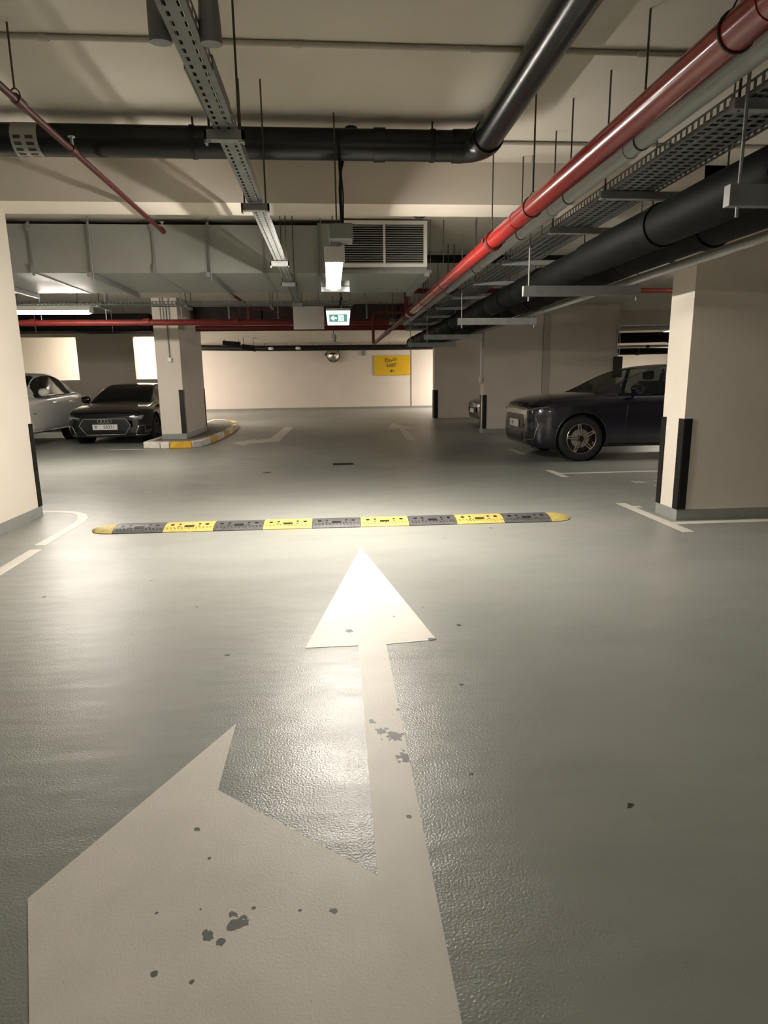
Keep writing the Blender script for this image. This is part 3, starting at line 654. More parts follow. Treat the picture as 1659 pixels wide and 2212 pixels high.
# added pipe whose grey imitates the bright sheen streak between the black pipes
lg = thing('sheen_streak_pipe', 'slim grey pipe added as the sheen streak on the black insulated pipes', 'pipe', (2.56, 5, 2.21))
obj('run', MB().tube([(2.575, 0.6, 2.148), (2.575, 16, 2.148)], 0.034, 14), 'steelgrey', lg, smooth=True)
obj('socket', MB().tube([(2.575, 3.4, 2.148), (2.575, 3.52, 2.148)], 0.040, 14), 'steelgrey', lg, smooth=True)

# ------------------------------------------------------------------ rectangular duct with grille
du = thing('ventilation_duct', 'galvanised rectangular ventilation duct hanging behind the beam', 'duct', (-2, 7.5, 2.41))
DX0, DX1, DY0, DY1, DZ0, DZ1 = -12.0, 1.14, 7.62, 9.25, 2.552, 3.055
edges = [-12, -6.1, -4.85, -3.9, -3.20, -2.58, -1.90, -1.31, -0.70, -0.09, 1.14]
for a, b in zip(edges[:-1], edges[1:]):
    if b == DX1:
        obj('duct_section', MB().box(a + 0.004, b, DY0, DY1, DZ0, DZ1 + 0.02), 'duct', du)
    else:
        obj('duct_section', MB().box(a + 0.004, b - 0.004, DY0, DY1, DZ0, DZ1), 'duct', du)
for i, x in enumerate(edges[1:-1]):
    obj('flange', MB().box(x - 0.004, x + 0.004, DY0 - 0.028, DY0, DZ0 - 0.03, DZ1 + 0.02).box(x + 0.006, x + 0.014, DY0 - 0.028, DY0, DZ0 - 0.03, DZ1 + 0.02)
        .box(x - 0.02, x + 0.02, DY0 - 0.006, DY1, DZ0 - 0.006, DZ0 - 0.001), 'galv', du)
    if i % 2 == 0 and x > -6:
        obj('strut_channel', MB().box(x - 0.022, x + 0.022, DY0 - 0.10, DY1 + 0.08, DZ0 - 0.056, DZ0 - 0.008), 'galv', du)
        rod(du, x + 0.03, DY0 - 0.07, DZ0 - 0.09, ZC, 0.0055, 'galv'); rod(du, x, DY1 + 0.06, DZ0 - 0.06, ZC, 0.0055)
    else:
        obj('corner_cleat', MB().box(x - 0.018, x + 0.018, DY0 - 0.034, DY0, DZ0 + 0.0, DZ0 + 0.09), 'galv', du); obj('corner_cleat', MB().box(x - 0.018, x + 0.018, DY0 - 0.034, DY0, DZ1 - 0.08, DZ1 + 0.0), 'galv', du)
# strut below the grille end
obj('strut_channel', MB().box(1.10, 1.16, DY0 - 0.08, DY1 + 0.05, DZ0 - 0.05, DZ0 - 0.004), 'galv', du)
obj('strut_channel', MB().box(0.12, 1.19, DY0 - 0.04, DY0 - 0.006, DZ0 - 0.012, DZ0 + 0.028), 'galv', du)
rod(du, 1.175, DY0 - 0.03, DZ0 - 0.06, ZC, 0.0055); rod(du, 0.52, DY1 + 0.03, DZ0 - 0.05, ZC, 0.0055)
gl = thing('air_grille', 'white framed double louvred air grille on the duct end', 'air grille', (0.655, 7.57, 2.60))
gx0, gx1, gz0, gz1, gy = 0.165, 1.135, 2.607, 3.098, 7.59
obj('frame', MB().box(gx0, gx1, gy - 0.03, gy + 0.028, gz1 - 0.038, gz1).box(gx0, gx1, gy - 0.03, gy + 0.028, gz0, gz0 + 0.038)
    .box(gx0, gx0 + 0.038, gy - 0.03, gy + 0.028, gz0 + 0.038, gz1 - 0.038).box(gx1 - 0.038, gx1, gy - 0.03, gy + 0.028, gz0 + 0.038, gz1 - 0.038), 'white', gl)
obj('mullion', MB().box(0.637, 0.663, gy - 0.025, gy + 0.028, gz0 + 0.038, gz1 - 0.038), 'white', gl)
obj('backing', MB().box(gx0 + 0.038, gx1 - 0.038, gy + 0.02, gy + 0.027, gz0 + 0.038, gz1 - 0.038), 'rubber', gl)
src = None
for side, (a, b) in enumerate(((gx0 + 0.040, 0.635), (0.665, gx1 - 0.040))):
    nl = 17
    for k in range(nl):
        z = gz0 + 0.052 + k * (gz1 - gz0 - 0.104) / (nl - 1)
        loc = ((a + b) / 2 - 0.655, gy - 7.57, z - 2.60)
        if src is None:
            h = (b - a) / 2
            m_ = MB().add([(-h, -0.016, -0.006), (h, -0.016, -0.006), (h, 0.014, 0.008), (-h, 0.014, 0.008), (-h, -0.016, -0.008), (h, -0.016, -0.008), (h, 0.014, 0.006), (-h, 0.014, 0.006)],
                          [(0, 1, 2, 3), (7, 6, 5, 4), (0, 4, 5, 1), (1, 5, 6, 2), (2, 6, 7, 3), (3, 7, 4, 0)])
            src = obj('louvre', m_, 'white', gl, local=True); src.location = loc
        else: twin(src, gl, loc)

# ------------------------------------------------------------------ far overhead services
ft = thing('cable_tray', 'perforated cable tray crossing the lane in line with the left lamp', 'cable tray', (-2, 10.62, 2.52))
mb = MB(); perforated(mb, -12, 0.4, 10.55, 10.85, lambda u, v: (u, v, 2.545), 0.06, 4, 0.018, 0.022)
obj('tray_base', mb, 'galv_tray', ft)
for y in (10.55, 10.85):
    mb = MB(); perforated(mb, -12, 0.4, 2.545, 2.60, lambda u, v, y=y: (u, y, v), 0.06, 1, 0.018, 0.014)
    obj('side_rail', mb, 'galv_tray', ft)
for x in (-5.2, -3.5, -2.2, -0.9, 0.2):
    obj('strut_bracket', MB().box(x - 0.02, x + 0.02, 10.48, 10.92, 2.50, 2.541), 'galv', ft)
    for y in (10.5, 10.9): rod(ft, x, y, 2.49, ZC, 0.006)
bd = thing('black_duct', 'black insulated duct hanging above the parked cars', 'duct', (-8, 15.5, 2.55))
for i in range(5):
    xa = -12 + i * 1.62
    obj('duct_section', MB().box(xa, xa + 1.6, 14.9, 15.7, 2.49 + 0.012 * (i % 2), 2.86), 'insul', bd, bevel=0.02)
    rod(bd, xa + 0.8, 14.86, 2.47, ZC, 0.008, 'galv'); rod(bd, xa + 0.8, 15.74, 2.47, ZC, 0.008, 'galv')
bp = thing('black_pipe', 'black pipe crossing high in front of the far wall', 'pipe', (0, 30.8, 2.92))
obj('run', MB().tube([(-7.5, 30.8, 2.97), (-5.5, 30.8, 2.93), (-3, 30.8, 2.88), (9, 30.8, 2.88)], 0.13, 16), 'blackpipe', bp, smooth=True)
for x in (-4.8, -3.9, -3.0, -2.0, -0.8, 1.0, 2.8): rod(bp, x, 30.8, 3.0, ZC, 0.012)
for i, (xa, xb, za, zb, yy) in enumerate([(-4.5, -3.75, 2.86, 3.09, 28.2), (-3.55, -3.0, 2.62, 2.87, 27.0)]):
    s_ = thing('hanging_sign', ['larger dark hanging sign seen from behind near the far wall', 'smaller dark hanging sign seen from behind near the far wall'][i], 'sign', ((xa + xb) / 2, yy, za))
    obj('board', MB().add([(xa, yy, za + 0.06), (xb, yy, za - 0.06), (xb, yy, zb - 0.06), (xa, yy, zb + 0.0), (xa, yy + 0.03, za + 0.06), (xb, yy + 0.03, za - 0.06), (xb, yy + 0.03, zb - 0.06), (xa, yy + 0.03, zb + 0.0)],
        [(0, 1, 2, 3), (7, 6, 5, 4), (0, 4, 5, 1), (1, 5, 6, 2), (2, 6, 7, 3), (3, 7, 4, 0)]), 'insul', s_)
    for x in (xa + 0.08, xb - 0.08): rod(s_, x, yy + 0.015, zb - 0.06, ZC, 0.012)
for x in (-2.7, -1.45): obj('white_fitting', MB().lathe([(0.02, -0.06), (0.10, -0.05), (0.13, 0.0), (0.10, 0.06), (0.03, 0.08)], (x, 30.6, 2.86), 'z', 14), 'white', bp, smooth=True)

# ------------------------------------------------------------------ hanging signs
pn = thing('blank_sign', 'blank white hanging sign panel beside the green exit sign', 'sign', (-0.285, 9.6, 2.09))
obj('panel', MB().box(-0.505, -0.064, 9.6, 9.62, 2.09, 2.41), 'panelwhite', pn, bevel=0.003)
for x in (-0.45, -0.13): rod(pn, x, 9.61, 2.41, ZC, 0.005)
def exit_sign():
    ex = thing('exit_sign', 'illuminated green and white emergency exit sign with left arrow', 'exit sign', (0.13, 9.0, 2.09))
    ey = 9.0
    obj('housing', MB().box(-0.03, 0.295, ey + 0.002, ey + 0.05, 2.28, 2.32), 'white', ex, bevel=0.006)
    fp = MB().add([(-0.032, ey, 2.285), (0.297, ey, 2.285), (0.278, ey, 2.095), (-0.013, ey, 2.095), (-0.032, ey + 0.012, 2.285), (0.297, ey + 0.012, 2.285), (0.278, ey + 0.012, 2.095), (-0.013, ey + 0.012, 2.095)],
                  [(0, 3, 2, 1), (4, 5, 6, 7), (0, 1, 5, 4), (1, 2, 6, 5), (2, 3, 7, 6), (3, 0, 4, 7)])
    face = obj('face', fp, 'exitwhite', ex)
    def decal(poly, y, m, parent, name):
        return obj(name, MB().add([(x, y, z) for x, z in poly] + [(x, y + 0.002, z) for x, z in poly],
            [tuple(range(len(poly)))] + [tuple(range(len(poly), 2 * len(poly)))[::-1]] + [(i, (i + 1) % len(poly), len(poly) + (i + 1) % len(poly), len(poly) + i) for i in range(len(poly))]), m, parent)
    decal([(0.010, 2.138), (0.132, 2.138), (0.132, 2.237), (0.010, 2.237)], ey - 0.003, 'exitgreen', face, 'arrow_field')
    decal([(0.137, 2.138), (0.252, 2.138), (0.252, 2.237), (0.137, 2.237)], ey - 0.003, 'exitgreen', face, 'door_field')
    decal([(0.146, 2.150), (0.205, 2.150), (0.205, 2.226), (0.146, 2.226)], ey - 0.0055, 'exitwhite', face, 'doorway')
    decal([(0.030, 2.1875), (0.062, 2.216), (0.080, 2.216), (0.062, 2.196), (0.112, 2.196), (0.112, 2.179), (0.062, 2.179), (0.080, 2.159), (0.062, 2.159)], ey - 0.0055, 'exitwhite', face, 'arrow')
    mn = MB()
    def stroke(a, b, w):
        d = Vector((b[0] - a[0], b[1] - a[1])).normalized() * w; q = (-d.y, d.x)
        mn.add([(a[0] + q[0], ey - 0.008, a[1] + q[1]), (a[0] - q[0], ey - 0.008, a[1] - q[1]), (b[0] - q[0], ey - 0.008, b[1] - q[1]), (b[0] + q[0], ey - 0.008, b[1] + q[1])], [(0, 1, 2, 3)])
    for a, b, w in [((0.186, 2.203), (0.180, 2.182), 0.006), ((0.180, 2.182), (0.168, 2.172), 0.004), ((0.168, 2.172), (0.163, 2.155), 0.004), ((0.181, 2.180), (0.190, 2.168), 0.004), ((0.190, 2.168), (0.196, 2.153), 0.004),
                    ((0.185, 2.200), (0.170, 2.193), 0.003), ((0.170, 2.193), (0.162, 2.198), 0.003), ((0.187, 2.199), (0.198, 2.188), 0.003), ((0.183, 2.210), (0.183, 2.220), 0.005)]: stroke(a, b, w)
    obj('running_figure', mn, 'exitgreen', face)
    obj('suspension', MB().tube([(0.155, ey + 0.03, 2.32), (0.165, ey + 0.03, 2.40), (0.19, ey + 0.03, 2.46)], 0.012, 8).tube([(0.19, ey + 0.03, 2.45), (0.19, ey + 0.03, 3.01)], 0.005, 6), 'rubber', ex, smooth=True)
    return ex
ex = exit_sign(); K_ = 9.6 / 9.0; ex.location = (0.13 * K_, 9.6, 1.35 + (2.09 - 1.35) * K_); ex.scale = (K_, K_, K_)
ss = thing('ceiling_sensor', 'small pale sprinkler sensor hanging below the exit sign', 'sensor', (0.16, 14, 2.2))
obj('dome', MB().lathe([(0.05, 0.1), (0.06, 0.04), (0.04, -0.02), (0.05, -0.05), (0.12, -0.07), (0.12, -0.08), (0.0, -0.085)], (0.10, 14, 2.22), 'z', 16), 'panelwhite', ss, smooth=True)
rod(ss, 0.10, 14, 2.3, ZC, 0.007)

# far wall items
ys = thing('direction_sign', 'yellow exit direction sign with arrow on the far wall', 'sign', (3.02, 31.6, 1.6))
obj('board', MB().box(2.15, 3.90, 31.64, 31.69, 1.60, 2.53), 'sign_y', ys, bevel=0.01)
def text(body, x, z, size, parent, m='ink', y=31.63, name='lettering', align='CENTER', rot=None, local_loc=None):
    c = bpy.data.curves.new(name, 'FONT'); c.body = body; c.size = size; c.align_x = align; c.align_y = 'CENTER'; c.extrude = size * 0.01
    o = bpy.data.objects.new(name, c); COL.objects.link(o); o.parent = parent
    w = world_loc(parent)
    o.location = local_loc if local_loc is not None else (x - w.x, y - w.y, z - w.z)
    o.rotation_euler = rot or (PI / 2, 0, 0)
    c.materials.append(M[m])
    bpy.context.view_layer.update()
    me = bpy.data.meshes.new_from_object(o.evaluated_get(bpy.context.evaluated_depsgraph_get()))
    q = bpy.data.objects.new(name, me); COL.objects.link(q); q.parent = parent; q.location = o.location; q.rotation_euler = o.rotation_euler
    bpy.data.objects.remove(o, do_unlink=True)
    if not me.materials: me.materials.append(M[m])
    return q
text('EXIT', 3.00, 2.06, 0.24, ys)
# Arabic word for exit, drawn as strokes (right to left)
ar = MB()
def arc_pts(cx, cz, rx, rz, a0, a1, n=9): return [(cx + rx * math.cos(math.radians(a0 + (a1 - a0) * k / n)), 31.632, cz + rz * math.sin(math.radians(a0 + (a1 - a0) * k / n))) for k in range(n + 1)]
ar.tube(arc_pts(3.17, 2.33, 0.085, 0.045, 170, 20), 0.013, 6)             # kha top
ar.tube([(3.25, 31.632, 2.345), (3.17, 31.632, 2.305), (3.02, 31.632, 2.305)], 0.013, 6)
ar.box(3.16, 3.185, 31.628, 31.638, 2.40, 2.425)                           # dot
ar.tube([(3.02, 31.632, 2.305), (3.02, 31.632, 2.34)], 0.013, 6); ar.tube(arc_pts(2.97, 2.32, 0.05, 0.08, 0, -80), 0.013, 6)   # ra
ar.tube(arc_pts(2.90, 2.33, 0.026, 0.026, 0, 360, 10), 0.010, 6); ar.tube(arc_pts(2.86, 2.32, 0.065, 0.08, 0, -85), 0.013, 6)      # waw
ar.tube(arc_pts(2.76, 2.355, 0.07, 0.03, 160, 20), 0.013, 6); ar.tube(arc_pts(2.78, 2.29, 0.075, 0.075, 80, 320), 0.013, 6); ar.box(2.77, 2.795, 31.628, 31.638, 2.275, 2.30)   # jim
obj('arabic_lettering', ar, 'ink', ys)
obj('arrow', MB().add([(2.93, 31.632, 1.80), (3.02, 31.632, 1.88), (3.02, 31.632, 1.815), (3.14, 31.632, 1.815), (3.14, 31.632, 1.785), (3.02, 31.632, 1.785), (3.02, 31.632, 1.72)], [tuple(range(7))]), 'ink', ys)
cm = thing('convex_mirror', 'round convex traffic mirror on the far wall', 'mirror', (0.17, 31.6, 2.58))
obj('dome', MB().lathe([(0.0, -0.17), (0.10, -0.155), (0.19, -0.11), (0.25, -0.06), (0.30, 0.0)], (0.17, 31.50, 2.58), 'y', 28), 'mirror', cm, smooth=True)
obj('rim', MB().tube([(0.17 + 0.30 * math.cos(a), 31.50, 2.58 + 0.33 * math.sin(a)) for a in [2 * PI * k / 28 for k in range(28)]], 0.02, 8, closed=True), 'rod', cm, smooth=True)
obj('bracket', MB().tube([(0.17, 31.50, 2.6), (0.0, 31.6, 2.62), (-0.15, 31.69, 2.62)], 0.02, 8).box(-0.22, -0.12, 31.67, 31.69, 2.55, 2.70), 'rod', cm, smooth=True)
tag(obj('junction_box', MB().box(1.54, 1.74, 31.62, 31.698, 2.55, 2.78), 'steelgrey', bevel=0.01), 'small grey box on the far wall beside the convex mirror', 'electrical box')

# conduit and switch box on the kerbed pillar
pc = thing('switch_box', 'conduit and small box mounted on the kerbed pillar', 'electrical box', (-3.45, 14.3, 1.85))
obj('conduit', MB().tube([(-3.42, 14.325, 2.98), (-3.42, 14.325, 1.88)], 0.013, 8), 'steelgrey', pc, smooth=True)
obj('box', MB().box(-3.465, -3.375, 14.28, 14.345, 1.80, 1.89), 'white', pc, bevel=0.008)
for dx in (-0.12, -0.06, 0.06): obj('conduit', MB().tube([(-3.42 + dx, 14.33, ZC), (-3.42 + dx, 14.33, 2.62)], 0.01, 6), 'steelgrey', pc, smooth=True)
# conduits at the end of the wide wall pier
we = thing('wall_conduits', 'pair of pale conduits running down the wall pier end', 'conduit', (3.75, 16.0, 1.4))
obj('conduit', MB().tube([(3.775, 15.93, 2.9), (3.775, 15.93, 2.25), (3.76, 15.93, 2.0), (3.775, 15.93, 1.7), (3.775, 15.93, 1.42)], 0.018, 8), 'white', we, smooth=True)
obj('conduit', MB().tube([(3.77, 16.05, 2.9), (3.77, 16.05, 1.42)], 0.018, 8), 'white', we, smooth=True)
obj('socket_box', MB().box(3.73, 3.795, 15.90, 16.09, 1.25, 1.42), 'panelwhite', we, bevel=0.008)
tag(obj('wall_trunking', MB().box(5.28, 5.46, 15.815, 15.846, 0.125, 2.9), 'cond'), 'flat painted trunking running up the wide wall pier', 'trunking')
bb = thing('black_box', 'black box with two wires on the wall pier end', 'electrical box', (7.25, 15.9, 1.4))
obj('case', MB().box(7.10, 7.30, 15.74, 15.845, 1.35, 1.86), 'trimblack', bb, bevel=0.01)
obj('wire', MB().tube([(7.18, 15.80, 1.86), (7.16, 15.82, 2.1), (7.19, 15.83, 2.6)], 0.012, 6), 'white', bb, smooth=True)
obj('wire', MB().tube([(7.22, 15.80, 1.86), (7.235, 15.82, 2.15), (7.215, 15.83, 2.6)], 0.010, 6), 'white', bb, smooth=True)
# pipes seen through the gap right of the wall pier
for i, (y, z, r, m, lb) in enumerate([(17.2, 2.62, 0.06, 'pvc', 'pale pipe in the dark gap beside the bright column, topmost'), (17.6, 2.36, 0.10, 'insul', 'dark pipe in the gap beside the bright column, second down'),
        (18.2, 2.50, 0.07, 'insul', 'dark pipe in the gap beside the bright column, farther back'), (18.8, 2.22, 0.035, 'pvc', 'thin pale pipe in the gap beside the bright column'), (19.4, 2.10, 0.10, 'insul', 'lowest dark pipe in the gap beside the bright column')]):
    t_ = thing('service_pipe', lb, 'pipe', (9, y, z))
    obj('run', MB().tube([(6.9, y, z), (11.9, y - 0.9, z + 0.02)], r, 12), m, t_, smooth=True)
    for x in (7.64, 10.84): rod(t_, x, y - (x - 6.9) * 0.18, z + r, ZC, 0.008)
    for x in (7.6, 9.2, 10.8): obj('clamp', MB().tube([(x, y - (x - 6.9) * 0.18, z), (x + 0.08, y - (x - 6.82) * 0.18, z)], r + 0.012, 12), 'rubber', t_, smooth=True)

# ------------------------------------------------------------------ cars
def cr(p0, p1, p2, p3, t):
    return tuple(0.5 * ((2 * b) + (-a + c) * t + (2 * a - 5 * b + 4 * c - d) * t * t + (-a + 3 * b - 3 * c + d) * t ** 3) for a, b, c, d in zip(p0, p1, p2, p3))
def smooth_list(pts, k):
    out = []; n = len(pts)
    for i in range(n - 1):
        a, b, c, d = pts[max(i - 1, 0)], pts[i], pts[i + 1], pts[min(i + 2, n - 1)]
        for j in range(k): out.append(cr(a, b, c, d, j / k))
    out.append(tuple(pts[-1])); return out

def section(w, zb, zs, zt):
    half = [(0, zb), (0.80 * w, zb), (0.94 * w, zb + 0.05), (0.99 * w, zb + 0.20), (1.0 * w, zs - 0.22), (0.985 * w, zs - 0.08), (0.93 * w, zs), (0.80 * w, zs + (zt - zs) * 0.62), (0.45 * w, zt - 0.006), (0, zt)]
    return smooth_list(half, 3)

def car_body(st, ks=5):
    """st: (x, halfwidth, zb, zs, zt) stations nose to tail -> dense closed mesh (local coords)"""
    st = smooth_list(st, ks)
    mb = MB(); rows = []
    for x, w, zb, zs, zt in st:
        h = section(w, zb, zs, zt)
        ring = [(x, -y, z) for y, z in h] + [(x, y, z) for y, z in h[-2:0:-1]]
        rows.append(ring)
    n = len(rows[0])
    vs = [v for r in rows for v in r]
    fs = [(i * n + k, i * n + (k + 1) % n, (i + 1) * n + (k + 1) % n, (i + 1) * n + k) for i in range(len(rows) - 1) for k in range(n)]
    fs += [tuple(range(n))[::-1], tuple((len(rows) - 1) * n + k for k in range(n))]
    return mb.add(vs, fs)

def boolean_cut(o, cutters):
    dg_objs = []
    for c in cutters:
        me = bpy.data.meshes.new('cut'); me.from_pydata(c.v, [], c.f); me.update()
        bm = bmesh.new(); bm.from_mesh(me); bmesh.ops.recalc_face_normals(bm, faces=bm.faces); bm.to_mesh(me); bm.free()
        co = bpy.data.objects.new('cut', me); COL.objects.link(co); co.matrix_world = o.matrix_world.copy()
        md = o.modifiers.new('cut', 'BOOLEAN'); md.operation = 'DIFFERENCE'; md.object = co; md.solver = 'EXACT'; dg_objs.append(co)
    bpy.context.view_layer.update()
    dg = bpy.context.evaluated_depsgraph_get()
    me = bpy.data.meshes.new_from_object(o.evaluated_get(dg))
    o.modifiers.clear(); o.data = me
    for p in me.polygons: p.use_smooth = True
    me.set_sharp_from_angle(angle=math.radians(32))
    for co in dg_objs: bpy.data.objects.remove(co, do_unlink=True)

def wheel(parent, x, y, r, side, spokes=5, face='rimface', w=0.22, detail=True):
    """side=-1: outer face towards -y"""
    s = side
    T = obj('wheel', MB().lathe([(r * 0.66, s * 0.0), (r * 0.72, s * 0.012), (r * 0.90, s * 0.008), (r * 0.985, -s * 0.02), (r, -s * 0.06), (r, -s * (w - 0.05)), (r * 0.97, -s * (w - 0.01)), (r * 0.66, -s * w)], (x, y, r), 'y', 40), 'tyre', parent, local=True, smooth=True)
    rr = r * 0.67
    obj('rim', MB().lathe([(rr, s * 0.0), (rr * 0.955, s * 0.006), (rr * 0.93, -s * 0.01), (rr * 0.90, -s * 0.07), (0.02, -s * 0.075)], (x, y, r), 'y', 40), 'rimblack', T, local=True, smooth=True)
    obj('rim_lip', MB().tube([(x + rr * 0.965 * math.cos(a), y + s * 0.006, r + rr * 0.965 * math.sin(a)) for a in [2 * PI * k / 40 for k in range(40)]], 0.004, 6, closed=True), face, T, local=True, smooth=True)
    obj('brake_disc', MB().lathe([(rr * 0.62, -s * 0.055), (rr * 0.2, -s * 0.05)], (x, y, r), 'y', 28), 'steelgrey', T, local=True)
    for k in range(spokes):
        a0 = PI / 2 + 0.18 + 2 * PI * k / spokes
        sp_ = MB()
        for sg in (-1, 1):                       # two slim arms of a double spoke, with a machined face
            pts = [(0.20, 0.14 * sg, -0.008), (0.55, 0.15 * sg, -0.002), (0.95, 0.155 * sg * 0.75, 0.004)]
            for (ra, ta, da), (rb, tb, db) in zip(pts[:-1], pts[1:]):
                va = Vector((math.cos(a0 + ta / max(ra, .3) * 0.55), math.sin(a0 + ta / max(ra, .3) * 0.55))) * ra * rr
                vb = Vector((math.cos(a0 + tb / max(rb, .3) * 0.55), math.sin(a0 + tb / max(rb, .3) * 0.55))) * rb * rr
                d = (vb - va).normalized(); q = Vector((-d.y, d.x)) * 0.0095
                c4 = [va + q, va - q, vb - q, vb + q]; dz = [da, da, db, db]
                sp_.add([(x + c.x, y + s * e, r + c.y) for c, e in zip(c4, dz)] + [(x + c.x, y + s * (e - 0.02), r + c.y) for c, e in zip(c4, dz)],
                        [(0, 1, 2, 3), (7, 6, 5, 4), (0, 4, 5, 1), (1, 5, 6, 2), (2, 6, 7, 3), (3, 7, 4, 0)])
        tip = [Vector((math.cos(a0 + dt), math.sin(a0 + dt))) * q * rr for dt, q in ((-0.085, 0.93), (0.085, 0.93), (0.085, 0.87), (-0.085, 0.87))]
        sp_.add([(x + c.x, y + s * 0.0045, r + c.y) for c in tip] + [(x + c.x, y - s * 0.02, r + c.y) for c in tip], [(0, 1, 2, 3), (7, 6, 5, 4), (0, 4, 5, 1), (1, 5, 6, 2), (2, 6, 7, 3), (3, 7, 4, 0)])
        obj('spoke', sp_, face, T, local=True)
    obj('hub_cap', MB().lathe([(0.0, -s * 0.0), (rr * 0.12, -s * 0.0), (rr * 0.2, -s * 0.012), (rr * 0.24, -s * 0.04)], (x, y, r), 'y', 20), 'rimblack', T, local=True, smooth=True)
    return T

def make_car(name, label, loc, rz, P):
    c = thing(name, label, 'car', loc, rz, group=None)
    body = obj('body', car_body(P['st']), P['paint'], c, local=True, smooth=True, sharp=60)
    bpy.context.view_layer.update()
    bmx = bmesh.new(); bmx.from_mesh(body.data); tree = BVHTree.FromBMesh(bmx); bmx.free()
    W2 = max(s[1] for s in P['st']); r = P['r']
    cuts = []
    for x in P['axles']:
        for s in (-1, 1):
            cuts.append(MB().lathe([(r * 1.10, s * (W2 - 0.30)), (r * 1.10, s * (W2 + 0.3))], (x, 0, r * 1.02), 'y', 40, caps=True))
    boolean_cut(body, cuts)
    for x in P['axles']:
        for s in (-1, 1):
            wheel(c, x, s * (W2 - 0.025), r, s, face=P.get('rim', 'rimface'))
            obj('arch_liner', MB().lathe([(r * 1.09, s * (W2 - 0.295)), (r * 1.09, s * (W2 - 0.06))], (x, 0, r * 1.02), 'y', 30), 'trimblack', c, local=True, smooth=True)
    # cabin: stations (x, w_base, z_base, w_top, z_top)
    cb = smooth_list(P['cab'], 6); mbs = {k: MB() for k in ('windscreen', 'roof', 'side_window', 'side_window_', 'rear_window', 'pillar', 'pillar_')}
    rows = []
    for x, wb, zb, wt, zt in cb:
        half = [(wb, zb), (wb * 0.985 + 0.0, zb + (zt - zb) * 0.06), (wb + (wt - wb) * 0.80, zb + (zt - zb) * 0.80), (wt, zb + (zt - zb) * 0.93), (wt * 0.86, zt - (zt - zb) * 0.005), (wt * 0.45, zt + 0.010), (0, zt + 0.014)]
        half = smooth_list(half, 3)
        rows.append([(x, -y, z) for y, z in half] + [(x, y, z) for y, z in half[-2::-1]])
    n = len(rows[0]); nu = len(rows) - 1; H = (n - 1) // 2
    uws, uroof, urear = P['u_ws'], P['u_roof'], P['u_rear']
    pil = P.get('pillars', ())
    for i in range(nu):
        for k in range(n - 1):
            kk = min(k, n - 2 - k)                      # 0 at belt .. H-1 at centre
            side = kk < 8
            key = 'pillar'
            if not side:
                key = 'windscreen' if i < uws else ('roof' if i < urear else 'rear_window')
                if i < uws and kk == 8: key = 'pillar'
            else:
                if P.get('u_start', 6) + kk * 0.5 < i < P['u_side'] - max(0, kk - 2) * 0.55 and 0 < kk < 7 and i not in pil: key = 'side_window'
                elif kk == 0: key = 'pillar'
            q = [rows[i][k], rows[i][k + 1], rows[i + 1][k + 1], rows[i + 1][k]]
            if key in ('side_window', 'pillar') and k > n - 2 - k: key += '_'
            mbs[key].add(q, [(0, 1, 2, 3)])
    mats_ = {'windscreen': P.get('ws_mat', 'glass'), 'roof': P['paint'], 'side_window': P.get('side_mat', 'glass_dark'), 'rear_window': 'glass_dark', 'pillar': P['paint']}
    for k, m_ in mbs.items():
        if not m_.v: continue
        k = k.rstrip('_'); o = obj(k, m_, mats_[k], c, local=True)
        bm = bmesh.new(); bm.from_mesh(o.data); bmesh.ops.remove_doubles(bm, verts=bm.verts, dist=1e-5); bmesh.ops.recalc_face_normals(bm, faces=bm.faces); bm.to_mesh(o.data); bm.free()
        for p in o.data.polygons: p.use_smooth = True
    # dashboard + seats
    xm = P['cab'][1][0]
    zb = P['cab'][1][2]
    obj('dashboard', MB().box(xm + 0.05, xm + 0.55, -W2 * 0.75, W2 * 0.75, zb - 0.25, zb - 0.02), 'seat', c, local=True, bevel=0.03)
    for s in (-1, 1):
        obj('seat', MB().box(xm + 1.15, xm + 1.35, s * 0.38 - 0.24, s * 0.38 + 0.24, zb - 0.45, zb + 0.22).box(xm + 1.18, xm + 1.30, s * 0.38 - 0.13, s * 0.38 + 0.13, zb + 0.24, zb + 0.40), 'seat', c, local=True, bevel=0.03)
    # mirrors
    mx, mz = P['mirror']
    for s in (-1, 1):
        yb = P['cab'][2][1]
        m1 = obj('door_mirror', MB().lathe([(0.02, -0.10), (0.075, -0.08), (0.095, -0.01), (0.085, 0.07), (0.06, 0.10)], (mx, s * (W2 + 0.06), mz), 'y', 14, caps=True), P.get('mirror_paint', P['paint']), c, local=True, smooth=True)
        obj('mirror_foot', MB().tube([(mx, s * (yb - 0.04), mz - 0.10), (mx, s * (W2 + 0.02), mz - 0.07)], 0.028, 8), 'trimblack', m1, local=True, smooth=True)
    def on_front(y, z, off=0.006):
        h = tree.ray_cast(Vector((-2, y, z)), Vector((1, 0, 0)))
        return Vector((h[0].x - off, y, z)) if h[0] is not None else Vector((0.1, y, z))
    def on_side(x, z, s, off=0.004):
        h = tree.ray_cast(Vector((x, s * 3, z)), Vector((0, -s, 0)))
        return Vector((x, h[0].y + s * off, z)) if h[0] is not None else Vector((x, s * W2, z))
